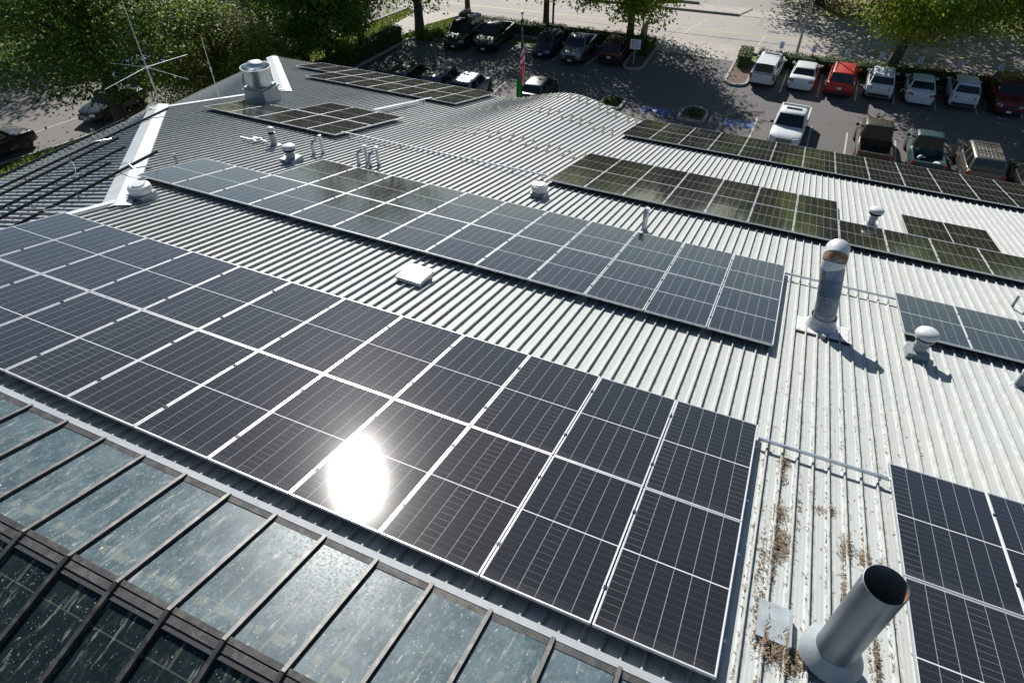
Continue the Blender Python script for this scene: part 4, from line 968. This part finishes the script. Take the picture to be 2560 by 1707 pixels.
# small parking bay signs
M_SIGNW = pm('sign_white', (.66, .70, .78), .4, 0, var=.05); M_SIGNB = pm('sign_blue', (.05, .10, .42), .4, 0, var=.1)
sp = [(-3.2, 55.3, 'behind the white canopy pickup'), (-.75, 55.4, 'behind the nearest white sedan to the lamp pole'), (1.7, 55.6, 'behind the bright red car'), (4.15, 55.85, 'beside the leaning tree trunk'),
      (6.85, 56.0, 'behind the white sedan in tree shade'), (9.5, 56.3, 'behind the white crossover next to the dark red car'), (12.2, 56.55, 'behind the dark red car facing the camera')]
SG = None
for i, (x, y, d) in enumerate(sp):
    lab = 'small white bay sign ' + d
    if SG is None:
        SG = empty('bay_sign', (x, y, G), (0, 0, R(4)), lab, 'sign', 'small bay signs along the hedge')
        m = MB(); m.box((0, .03, .8), (.05, .05, 1.7)); m.ob('post', M_WOOD, SG)
        m = MB(); m.box((0, 0, 1.42), (.34, .012, .50)); m.ob('board', M_SIGNW, SG)
        m = MB()
        for zz, ww, hh in ((1.60, .22, .05), (1.52, .18, .025), (1.46, .24, .022), (1.38, .14, .05), (1.27, .22, .03), (1.21, .18, .02)): m.box((0, -.008, zz), (ww, .004, hh))
        m.ob('print', M_SIGNB, SG)
    else: copy_thing(SG, (x, y, G), (0, 0, R(4 + (i % 3 - 1) * 3)), lab)
o = empty('parking_sign', (-13.75, 50.0, G), (0, 0, R(6)), 'white rectangular sign on a short post in the shaded kerb island', 'sign')
m = MB(); m.box((0, .05, .8), (.09, .06, 1.7)); m.ob('post', M_GALV, o); m = MB(); m.box((0, 0, 1.62), (.84, .015, .74)); m.ob('board', M_SIGNW, o)
m = MB(); M_SIGNR = pm('sign_print_red', (.45, .16, .16), .5, 0)
for zz, L in ((1.86, [(-.14, .3), (.12, .1)]), (1.72, [(-.2, .22), (.1, .28)]), (1.58, [(-.22, .3), (.14, .26)]), (1.43, [(-.1, .34), (.2, .14)])):
    for cx, w in L: m.box((cx, -.010, zz), (w, .004, .055))
m.ob('print', M_SIGNR, o)
# manhole
m = MB(); m.lathe([(.001, .006), (.33, .006), (.40, .003)], 20); struct(m.ob('manhole_cover', pm('cast_iron', (.09, .085, .08), .7, .3), None, False, (-4.7, 63.7, G)))

# flagpole with two limp flags
o = empty('flagpole', (-14.45, 29.0, G), (0, 0, 0), 'dark bronze flagpole with a small ball top behind the bulging eave', 'flagpole')
FZ = -3.42 - G
m = MB(); m.tube([(0, 0, -.1), (0, 0, FZ - .35)], [.085, .055], 12); m.ob('pole', pm('bronze_pole', (.05, .042, .036), .4, .4), o, True)
m = MB(); m.lathe([(.001, FZ - .37), (.075, FZ - .37), (.075, FZ - .22), (.03, FZ - .2), (.015, FZ - .02)], 12); m.ob('truck', M_DARK, o, True)
m = MB(); m.lathe([(.001, FZ - .03), (.05, FZ - .01), (.08, FZ + .06), (.05, FZ + .13), (.001, FZ + .15)], 14); m.ob('ball', M_GALV, o, True)
def limp_flag(name, label, z0, L, fn, mats, wid, side, seed, tail=0):
    # cloth hanging in vertical folds from the hoist
    rs = random.Random(seed); nu, nv = 30, 44; vs = []; mi = []
    for j in range(nv + 1):
        t = j / nv
        for i in range(nu + 1):
            u = i / nu
            sp = wid * (.35 + .65 * min(1, t * 1.4)) * (1 if t < .72 else 1 + (t - .72) * tail * (1 if u > .5 else -1))
            fold = math.sin(u * 9.5 + seed + t * 1.6) * .055 * (.5 + t) + math.sin(u * 21 + t * 3) * .012
            x = side * (.06 + u * sp) - .5 * sp * side * .55; y = -.075 - abs(fold) * 1.4 - .03 * math.sin(u * 6 + t)
            drop = u * L * .30 * (1 - t) * 0 + t * L - .10 * math.sin(u * 7 + seed) * t
            vs.append((x + .03 * math.sin(t * 7 + u * 4), y, z0 - drop))
    fs = []; 
    for j in range(nv):
        for i in range(nu):
            fs.append((j * (nu + 1) + i, j * (nu + 1) + i + 1, (j + 1) * (nu + 1) + i + 1, (j + 1) * (nu + 1) + i)); mi.append(fn((i + .5) / nu, (j + .5) / nv))
    m = MB(); m.v = vs; m.f = fs; m.mi = mi
    r = m.ob(name, mats, None, True, (-14.45, 29.0, G), fix=False); tag(r, label, 'flag'); return r
M_FR_, M_FW, M_FB, M_FG = pm('flag_red', (.62, .035, .05), .8, 0, var=.1), pm('flag_white', (.72, .70, .70), .8, 0, var=.08), pm('flag_blue', (.03, .045, .16), .8, 0, var=.1), pm('flag_green', (.0, .32, .07), .75, 0, var=.1)
def usf(u, v):
    if v < .36: 
        return 1 if (int(u * 9) * 7 + int(v * 26) * 5) % 9 == 0 else 2
    s_ = v + .10 * u
    if s_ < .72: return int(s_ * 15.5) % 2
    return 0 if (u < .38 or .72 > u > .55 or u > .88) else 1
limp_flag('flag', 'limp national flag with stars and red and white stripes hanging from the pole', FZ - .60, 2.75, usf, [M_FR_, M_FW, M_FB], .22, 1, 2, 1.1)
limp_flag('flag', 'limp plain green flag hanging below the striped one', FZ - 3.05, 2.3, lambda u, v: 0, [M_FG], .40, -1, 5, .6)

# ================================================================== VEHICLES
M_GLASS, nt_, p_ = nodes('car_glass'); p_.inputs['Base Color'].default_value = (.012, .016, .018, 1); p_.inputs['Roughness'].default_value = .04; p_.inputs['IOR'].default_value = 1.5
M_TYRE = pm('tyre', (.018, .018, .018), .8, 0, var=.2); M_RIM = pm('rim', (.38, .39, .40), .3, .8, var=.1)
M_HEAD = pm('headlight', (.55, .58, .60), .12, .2, var=.1, coat=1); M_TAIL = pm('taillight', (.30, .012, .012), .15, 0, var=.1, coat=1)
M_PLATE = pm('plate', (.60, .62, .66), .4, 0, var=.05); M_TRIM = pm('black_trim', (.016, .016, .017), .5, 0, var=.2); M_CHROME = pm('chrome', (.6, .62, .64), .12, 1.0, var=.04)
M_SKIN = None
def paint(name, c, rough=.32, metal=.0):
    if name in MATS: return MATS[name]
    m, nt, p = nodes(name); b = NB(nt); n = b.noise(b.geo(), 2.2, 3)
    b.L.new(b.mix(n, tuple(v * .9 for v in c), tuple(min(1, v * 1.08) for v in c)), p.inputs['Base Color'])
    p.inputs['Roughness'].default_value = .5 if metal < .35 else rough; p.inputs['Metallic'].default_value = metal if metal > .35 else 0; p.inputs['Specular IOR Level'].default_value = .2; p.inputs['Coat Weight'].default_value = .8; p.inputs['Coat Roughness'].default_value = .03
    MATS[name] = m; return m
def wheel_mesh():
    t = MB(); t.tube([(-.11, 0, 0), (-.09, 0, 0), (.09, 0, 0), (.11, 0, 0)], [.29, .335, .335, .29], 22); tm = t.mesh('tyre', M_TYRE, True, True)
    r = MB(); r.tube([(-.112, 0, 0), (.112, 0, 0)], [.215, .215], 20, False); r.tube([(-.06, 0, 0), (.06, 0, 0)], [.21] * 2, 20)
    for k in range(5):
        a = k * 2 * math.pi / 5
        for sx in (-.095, .095): r.bar((sx, 0, 0), (sx, .205 * math.cos(a), .205 * math.sin(a)), .05, .03, (1, 0, 0))
    return tm, r.mesh('rim', M_RIM, False, True)
TYM, RIMM = wheel_mesh()
def loft(m, rings, close=True):
    n = len(rings[0]); k = len(m.v)
    for r in rings: m.v += [tuple(p) for p in r]
    for i in range(len(rings) - 1):
        for j in range(n): m.f.append((k + i * n + j, k + i * n + (j + 1) % n, k + (i + 1) * n + (j + 1) % n, k + (i + 1) * n + j)); m.mi.append(0)
    if close: m.f += [tuple(k + j for j in reversed(range(n))), tuple(k + (len(rings) - 1) * n + j for j in range(n))]; m.mi += [0, 0]
SPEC = {  # L, W, stations (y, halfwidth factor, zbottom, ztop), greenhouse (rear base, rear top, front top, front base), roof z, belt z, top half width
 'sedan': dict(L=4.85, W=1.84, st=[(-1, .70, .40, .72), (-.985, .84, .28, .90), (-.94, .93, .22, 1.0), (-.80, .985, .20, 1.03), (-.5, 1, .19, 1.02), (0, 1, .19, .99), (.35, 1, .19, .97), (.55, .99, .19, .93), (.80, .95, .20, .84), (.93, .87, .22, .74), (.985, .74, .30, .66), (1, .6, .40, .58)], gh=(-1.78, -1.05, .30, 1.05), roof=1.45, belt=.97, tw=.60),
 'suv': dict(L=4.85, W=1.92, st=[(-1, .80, .42, .95), (-.985, .90, .32, 1.10), (-.95, .96, .28, 1.14), (-.6, 1, .26, 1.12), (0, 1, .26, 1.10), (.38, 1, .26, 1.09), (.52, .99, .26, 1.07), (.80, .96, .27, 1.0), (.93, .90, .28, .92), (.985, .80, .34, .80), (1, .68, .42, .66)], gh=(-2.30, -2.02, .35, 1.15), roof=1.76, belt=1.08, tw=.68),
 'crossover': dict(L=4.5, W=1.84, st=[(-1, .76, .42, .92), (-.985, .88, .32, 1.05), (-.95, .95, .26, 1.08), (-.6, 1, .24, 1.07), (0, 1, .24, 1.04), (.38, 1, .24, 1.02), (.52, .99, .24, 1.0), (.80, .95, .25, .92), (.93, .88, .28, .82), (.985, .76, .34, .72), (1, .62, .42, .6)], gh=(-2.12, -1.70, .30, 1.08), roof=1.66, belt=1.02, tw=.62),
 'hatch': dict(L=4.4, W=1.75, st=[(-1, .76, .40, .90), (-.985, .88, .30, 1.02), (-.95, .95, .22, 1.05), (-.6, 1, .19, 1.02), (0, 1, .19, .97), (.38, 1, .19, .95), (.55, .99, .19, .90), (.82, .94, .20, .80), (.94, .86, .24, .70), (.985, .74, .30, .62), (1, .6, .38, .55)], gh=(-2.05, -1.35, .30, 1.25), roof=1.48, belt=.95, tw=.58),
 'pickup': dict(L=5.6, W=1.98, st=[(-1, .93, .50, 1.02), (-.99, .96, .42, 1.12), (-.95, .98, .38, 1.13), (-.6, 1, .36, 1.13), (-.05, 1, .36, 1.13), (.40, 1, .36, 1.13), (.50, .99, .36, 1.14), (.80, .97, .38, 1.12), (.93, .93, .40, 1.05), (.985, .86, .46, .95), (1, .78, .52, .82)], gh=(-.62, -.42, .70, 1.35), roof=1.88, belt=1.12, tw=.68, bed=(-2.66, -.70)),
 'smallpickup': dict(L=5.2, W=1.85, st=[(-1, .93, .46, .96), (-.99, .96, .38, 1.02), (-.95, .98, .34, 1.03), (-.6, 1, .32, 1.03), (-.05, 1, .32, 1.03), (.40, 1, .32, 1.03), (.50, .99, .32, 1.03), (.80, .96, .34, .98), (.93, .90, .38, .92), (.985, .82, .42, .84), (1, .72, .5, .74)], gh=(-.50, -.32, .62, 1.28), roof=1.72, belt=1.02, tw=.64, bed=(-2.45, -.60)),
}
def car(name, label, kind, x, y, rot, col, cat='car', group=None, sc_=1.0, z=G, rack=None, box=False, canopy=False, sunroof=False, rooflines=False, hook=None, lights=False, rearplate=True):
    s = SPEC[kind]; L, W = s['L'], s['W']; hl, hw = L / 2, W / 2
    o = empty(name, (x, y, z), (0, 0, R(rot)), label, cat, group); o.scale = (sc_,) * 3
    bed = s.get('bed')
    # lower body
    m = MB(); rings = []
    for f, wf, zb, zt in s['st']:
        yy = f * hl; w = hw * wf; zm = zb + (zt - zb) * .45
        crown = .02 if not (bed and bed[0] < yy < bed[1]) else 0
        half = [(w * .86, zb), (w * .97, zb + .08), (w, zm), (w * .985, zt - .14), (w * .95, zt - .04), (w * .86, zt), (w * .45, zt + crown * .8)]
        rings.append([(px, yy, pz) for px, pz in half] + [(0, yy, zt + crown)] + [(-px, yy, pz) for px, pz in reversed(half)])
    if bed:   # cut the tub: rings between get a recessed middle
        fl = .62
        new = []; 
        def tub(yy, w, zb, zt, deep):
            zm = zb + (zt - zb) * .45
            iz = fl if deep else zt
            half = [(w * .86, zb), (w * .97, zb + .08), (w, zm), (w * .985, zt - .06), (w * .97, zt), (w * .86, zt), (w * .855, iz)]
            return [(px, yy, pz) for px, pz in half] + [(0, yy, iz)] + [(-px, yy, pz) for px, pz in reversed(half)]
        w0, zb0, zt0 = hw * .985, s['st'][3][2], s['st'][3][3]
        new = [tub(-hl, w0 * .95, zb0 + .12, zt0 - .1, False), tub(-hl + .03, w0 * .98, zb0 + .04, zt0, False), tub(bed[0] + .0, w0, zb0, zt0, False), tub(bed[0] + .02, w0, zb0, zt0, True), tub(bed[1] - .02, hw, zb0, zt0, True), tub(bed[1], hw, zb0, zt0, False)]
        rings = new + [r for r, q in zip(rings, s['st']) if q[0] * hl > bed[1] + .1]
    loft(m, rings); body = m.ob('body', col, o, True)
    if bed and not canopy:
        q = MB(); q.box((0, (bed[0] + bed[1]) / 2, .635), (hw * 1.62, bed[1] - bed[0] - .08, .02)); q.ob('bed_liner', M_TRIM, o)
    # cabin
    r0, r1, f1, f0 = s['gh']; zr, zb, tw = s['roof'], s['belt'] - .05, s['tw'] * 1.0
    tw = hw * (.78 if kind in ('suv', 'pickup', 'smallpickup') else .74); bw = hw * .93
    def cabin_ring(t):   # 0 belt, 1 roof
        pass
    m = MB(); prof = [(0, 0), (.5, .5), (.90, .88), (.97, .96), (1, 1)]
    rings = []
    for k, (tt, th) in enumerate(prof):
        zz = zb + (zr - zb) * th; shr = {0: 0, 1: 0, 2: 0, 3: .05, 4: .16}[k]
        w = bw + (tw - bw) * th - shr * .8; ya, yb = r0 + (r1 - r0) * th + shr, f0 + (f1 - f0) * th - shr
        c = .10 if k < 3 else .16
        rings.append([(w - c * .6, ya, zz), (w, ya + c, zz), (w * 1.01, (ya + yb) / 2, zz), (w, yb - c, zz), (w - c * .6, yb + .02, zz), (0, yb + .07, zz), (-w + c * .6, yb + .02, zz), (-w, yb - c, zz), (-w * 1.01, (ya + yb) / 2, zz), (-w, ya + c, zz), (-w + c * .6, ya, zz), (0, ya - .03, zz)])
    loft(m, rings); m.ob('cabin', col, o, True)
    # glass pieces set just proud of the cabin
    def P(side, yk, th, lift=.012):
        w = (bw + (tw - bw) * th) * 1.0 + lift; return Vector((side * w, yk, zb + (zr - zb) * th))
    def yat(th, fr): return (r0 + (r1 - r0) * th) * (1 - fr) + (f0 + (f1 - f0) * th) * fr
    lo, hi = .16, .88
    def glassq(nm, pts): q = MB(); q.poly(pts); return q.ob(nm, M_GLASS, o, False, fix=False)
    wlo, whi = bw + (tw - bw) * lo - .07, bw + (tw - bw) * hi - .07
    yl, yh = f0 + (f1 - f0) * lo + .05, f0 + (f1 - f0) * hi + .05; zl, zh = zb + (zr - zb) * lo, zb + (zr - zb) * hi
    q = MB(); q.add([(wlo, yl - .0, zl), (0, yl + .055, zl), (-wlo, yl, zl), (-whi, yh, zh), (0, yh + .055, zh), (whi, yh, zh)], [(0, 1, 4, 5), (1, 2, 3, 4)]); q.ob('windscreen', M_GLASS, o, True, fix=False)
    yl, yh = r0 + (r1 - r0) * lo - .035, r0 + (r1 - r0) * hi - .035
    if not canopy:
        lo2 = lo + (.12 if kind == 'crossover' else 0); zl2 = zb + (zr - zb) * lo2; yl2 = r0 + (r1 - r0) * lo2 - .035
        q = MB(); q.add([(-wlo, yl2, zl2), (0, yl2 - .025, zl2), (wlo, yl2, zl2), (whi, yh, zh), (0, yh - .025, zh), (-whi, yh, zh)], [(0, 1, 4, 5), (1, 2, 3, 4)]); q.ob('rear_window', M_GLASS, o, True, fix=False)
    cuts = [(.07, .46), (.49, .93)] if kind not in ('suv',) else [(.05, .30), (.33, .60), (.63, .93)]
    for sd in (1, -1):
        for a_, b_ in cuts:
            pts = [P(sd, yat(lo, a_) + .05, lo, .014), P(sd, yat(lo, b_) - .02, lo, .014), P(sd, yat(hi, b_) - .03, hi, .014), P(sd, yat(hi, a_) + .06, hi, .014)]
            if sd < 0: pts.reverse()
            glassq('side_window', pts)
        q = MB(); q.box((sd * (hw + .09), f0 - .32, zb + .16), (.20, .10, .14)); q.box((sd * (hw - .01), f0 - .30, zb + .10), (.12, .04, .05)); q.ob('mirror', col if kind != 'pickup' else M_TRIM, o)
    # wheels
    wb = L * .30
    for sd in (1, -1):
        for yy in (wb, -wb * .98):
            wsc = 1.0 if kind in ('sedan', 'hatch', 'crossover') else 1.12
            wr = empty('wheel', (sd * (hw - .105), yy, .335 * wsc)); wr.parent = o; wr.scale = (1, wsc, wsc)
            link('tyre', TYM, wr); link('rim', RIMM, wr)
            q = MB(); q.tube([(sd * (hw - .26), yy, .37 * wsc), (sd * (hw + .003), yy, .37 * wsc)], [.39 * wsc] * 2, 20); q.ob('wheel_arch', M_TRIM, o)
    # face
    zf = s['st'][-2][3]; fy = hl
    for sd in (1, -1):
        q = MB(); q.bar((sd * hw * .50, fy * .985, zf - .04), (sd * hw * .86, fy * .93, zf + .01), .10, .15); q.ob('headlight', M_HEAD, o)
        ry = -hl
        if kind in ('suv', 'pickup', 'smallpickup'): q = MB(); q.box((sd * hw * .90, ry * .985, s['belt'] - .16), (.16, .12, .34)); q.ob('taillight', M_TAIL, o)
        else: q = MB(); q.bar((sd * hw * .58, ry * .988, s['belt'] - .15), (sd * hw * .93, ry * .945, s['belt'] - .10), .10, .17); q.ob('taillight', M_TAIL, o)
    q = MB(); q.box((0, fy * .992, zf - .14), (hw * .95, .05, .24)); q.ob('grille', M_TRIM, o)
    q = MB()
    for dz in (-.07, 0, .07): q.box((0, fy * .992 + .03, zf - .14 + dz), (hw * .90, .02, .02))
    q.ob('grille_bar', M_CHROME, o)
    q = MB(); q.box((0, fy * .995, s['st'][5][2] + .15), (hw * 1.45, .08, .16)); q.ob('front_bumper', M_TRIM if kind != 'sedan' else col, o)
    q = MB(); q.box((0, -fy * .998, s['st'][5][2] + .20), (hw * 1.55, .10, .18)); q.ob('rear_bumper', M_TRIM if kind in ('suv', 'pickup', 'crossover') else col, o)
    q = MB(); q.box((0, fy * .998 + .04, .42), (.30, .012, .15)); q.ob('number_plate', M_PLATE, o)
    q = MB(); q.box((0, -fy * .998 - .055, .78 if not bed else .58), (.30, .012, .15)); q.ob('number_plate', M_PLATE, o)
    # roof things
    if rack:
        for sd in (1, -1): q = MB(); q.bar((sd * (tw - .14), r1 + .25, zr + .035), (sd * (tw - .14), f1 - .15, zr + .035), .035, .04); q.ob('roof_rail', M_CHROME if rack == 'chrome' else M_TRIM, o)
        if rack != 'chrome':
            for yy in (.25, .6, .85) if rack == 'bars3' else (.3, .75):
                yv = r1 + (f1 - r1) * yy; q = MB(); q.bar((-tw + .1, yv, zr + .075), (tw - .1, yv, zr + .075), .04, .03); q.ob('cross_bar', M_TRIM, o)
    if rooflines:
        q = MB()
        for k in range(6): xx = -tw + .28 + k * (2 * tw - .56) / 5; q.bar((xx, r1 + .22, zr + .004), (xx, f1 - .22, zr + .004), .035, .016)
        q.ob('roof_rib', col, o)
    if sunroof: q = MB(); q.box((0, f1 - .55, zr + .004), (.95, .36, .012)); q.ob('sunroof', M_GLASS, o)
    if box:
        q = MB(); rings = []
        for t in np.linspace(-1, 1, 13):
            e = max(.05, (1 - abs(t) ** 2.6)) ** .5; rings.append([(.36 * e * math.cos(a), -.35 + t * 1.0 , zr + .32 + .21 * e * math.sin(a) * (1.1 if math.sin(a) > 0 else .8)) for a in np.linspace(0, 2 * math.pi, 17)[:-1]])
        loft(q, rings); q.ob('roof_box', paint('roof_box_paint', (.02, .022, .022), .2), o, True)
    if canopy:
        q = MB(); rings = []
        for yy, hs in ((-hl + .04, 0), (-hl + .20, 1), (bed[1] + .18, 1)):
            zz = 1.10; hz = zr - zz - .02
            rings.append([(hw * .93, yy, zz), (hw * .86, yy, zz + hz * .6 * (hs if hs else .05)), (hw * .76, yy, zz + hz * (hs if hs else .06)), (0, yy, zz + (hz + .03) * (hs if hs else .06)), (-hw * .76, yy, zz + hz * (hs if hs else .06)), (-hw * .86, yy, zz + hz * .6 * (hs if hs else .05)), (-hw * .93, yy, zz)])
        loft(q, rings); q.ob('canopy_shell', col, o, True)
        yy0, yy1 = -hl + .055, -hl + .17
        q = MB(); q.poly([(-hw * .72, yy0 - .02, 1.16), (hw * .72, yy0 - .02, 1.16), (hw * .66, yy1 - .015, 1.72), (-hw * .66, yy1 - .015, 1.72)]); q.ob('canopy_window', M_GLASS, o, False, fix=False)
        for sd in (1, -1):
            pts = [(sd * (hw * .91 + .01), -hl + .5, 1.24), (sd * (hw * .91 + .01), bed[1] - .1, 1.24), (sd * (hw * .86 + .016), bed[1] - .1, 1.50), (sd * (hw * .86 + .016), -hl + .6, 1.50)]
            q = MB(); q.poly(pts if sd > 0 else pts[::-1]); q.ob('canopy_side_window', M_GLASS, o, False, fix=False)
        q = MB(); q.bar((-.55, .15, zr + .07), (.55, .15, zr + .07), .20, .06); q.ob('light_bar', M_GALV, o)
    if lights:
        for k in range(5): q = MB(); q.lathe([(.001, .05), (.04, .04), (.05, 0)], 8, (-.6 + .3 * k, f1 - .12, zr)); q.ob('clearance_light', pm('amber_lens', (.6, .2, .02), .3, 0), o, True)
    return o
WH = paint('white_paint', (.60, .62, .62), .3); WHB = paint('cool_white_paint', (.54, .575, .61), .3); RED = paint('bright_red_paint', (.42, .018, .018), .3); MAR = paint('maroon_paint', (.12, .012, .012), .3, .3)
BLK = paint('black_paint', (.010, .011, .012), .2); NAVY = paint('navy_paint', (.012, .018, .035), .22, .3); SILV = paint('silver_paint', (.22, .24, .26), .35, .5); DKB = paint('dark_blue_paint', (.012, .022, .05), .25, .2)
BRZ = paint('bronze_paint', (.16, .145, .12), .35, .5); TEAL = paint('dark_teal_paint', (.02, .055, .06), .3, .3); OLV = paint('dark_olive_paint', (.045, .04, .022), .3, .3); GRY = paint('grey_paint', (.05, .055, .06), .3, .4)
ga, gb_, gc, gd = 'cars parked nose to the right hedge', 'cars parked along the left hedge', 'cars parked against the building', 'cars on the left street'
car('pickup_truck', 'white pickup with a white canopy, leftmost beside the bark island', 'smallpickup', -3.6, 51.75, -3, WH, 'pickup truck', ga, canopy=True)
car('sedan', 'bright white sedan in sun between the canopy pickup and the red car', 'sedan', -.92, 51.85, -2, WH, 'car', ga)
car('sport_utility', 'bright red roofed car between two white cars', 'suv', 1.72, 51.75, -2, RED, 'car', ga, rack='chrome')
car('crossover', 'white crossover parked right next to the bright red car', 'crossover', 4.35, 52.35, -1, WHB, 'car', ga)
car('sedan', 'white sedan in tree shade between two white crossovers', 'sedan', 7.0, 52.55, 0, WHB, 'car', ga)
car('crossover', 'white crossover parked next to the dark red car', 'crossover', 9.75, 52.95, 0, WHB, 'car', ga)
car('sport_utility', 'dark red car facing the camera at the right end of the hedge row', 'suv', 12.5, 53.0, 181, MAR, 'car', ga, rack='chrome')
car('pickup_truck', 'large white pickup with sunroof facing the camera in the middle of the lot', 'pickup', -.85, 41.35, 178, WH, 'pickup truck', gc, sunroof=True)
car('pickup_truck', 'dark olive pickup with amber roof lights and an empty dark bed', 'pickup', 4.15, 41.1, 1, OLV, 'pickup truck', gc, rooflines=True, lights=True)
tp = car('pickup_truck', 'dark teal pickup with pale bed rails between the olive pickup and brown car', 'smallpickup', 7.05, 41.1, 1, TEAL, 'pickup truck', gc, rooflines=True)
car('sport_utility', 'bronze brown car with ribbed roof rack near the right picture edge', 'suv', 9.85, 40.7, 2, BRZ, 'car', gc, rooflines=True, rack='bars', sc_=1.04)
car('sedan', 'black car mostly cut off by the right picture edge', 'sedan', 12.5, 39.6, 2, BLK, 'car', gc)
car('sport_utility', 'black tall car carrying a long roof box by the corner lawn', 'suv', -28.8, 49.55, 186, BLK, 'car', gb_, rack='bars', box=True, sc_=1.08)
car('pickup_truck', 'shiny black pickup next to the car with the roof box', 'pickup', -26.2, 50.2, 185, BLK, 'pickup truck', gb_)
car('hatchback', 'dark blue hatchback facing the camera next to the silver pickup', 'hatch', -21.3, 50.4, 184, DKB, 'car', gb_, rack='bars')
car('pickup_truck', 'silver grey pickup facing the camera between dark blue and maroon cars', 'smallpickup', -18.6, 50.4, 184, SILV, 'pickup truck', gb_)
car('crossover', 'dark maroon car rear towards the camera beside the white sign', 'crossover', -15.6, 51.0, 3, paint('deep_maroon_paint', (.035, .008, .010), .25, .3), 'car', gb_, rack='bars')
car('sport_utility', 'black car farthest left behind the far panel array', 'suv', -27.6, 38.6, 3, BLK, 'car', gc, rack='bars')
car('sport_utility', 'dark blue grey car between the black and silver ones behind the far array', 'suv', -25.0, 38.9, 3, paint('slate_paint', (.035, .045, .06), .25, .3), 'car', gc, rack='bars')
car('crossover', 'silver car peeking over the right end of the far array', 'crossover', -22.7, 38.9, 3, SILV, 'car', gc)
car('hatchback', 'dark car with glinting glass just right of the flagpole', 'hatch', -18.1, 40.6, 3, GRY, 'car', gc)
car('sedan', 'navy sedan parked under the huge dark tree', 'sedan', -44.1, 26.2, 183, NAVY, 'car', gd)
car('sport_utility', 'black car cut off by the left picture edge beside the grass verge', 'suv', -45.0, 18.0, 3, BLK, 'car', gd, rack='chrome', sc_=1.05)
car('sedan', 'grey car half hidden by leaves right of the utility pole', 'sedan', -40.9, 42.4, 182, GRY, 'car', gd)
car('crossover', 'white car glinting left of the utility pole', 'crossover', -44.6, 40.2, 184, WH, 'car', gd)
car('sedan', 'white car seen through branches of the huge dark tree', 'sedan', -52.5, 33.2, 4, WH, 'car', gd)
car('hatchback', 'pale car seen through branches farther up the street', 'hatch', -51.2, 41.0, 4, SILV, 'car', gd)
car('crossover', 'blue car glimpsed between trunks behind the hip corner', 'crossover', -47.0, 31.8, 5, paint('sky_blue_paint', (.03, .22, .55), .3), 'car', gd)
# odds and ends in the teal pickup's bed
o = empty('cargo_bundle', (6.6, 39.7, G + .645), (0, 0, 0), 'small pale bundle lying in the bed of the teal pickup', 'bundle')
m = MB(); m.tube([(0, 0, .08), (.15, .2, .14), (.42, .22, .1)], [.06, .09, .05], 10); m.ob('wrap', M_WPAINT, o, True)
o = empty('cargo_sack', (7.6, 39.15, G + .645), (0, 0, 0), 'pale sack in the rear corner of the teal pickup bed', 'sack')
m = MB(); m.lathe([(.001, .0), (.2, .02), (.24, .12), (.16, .24), (.001, .26)], 12); m.ob('cloth', M_WPAINT, o, True)
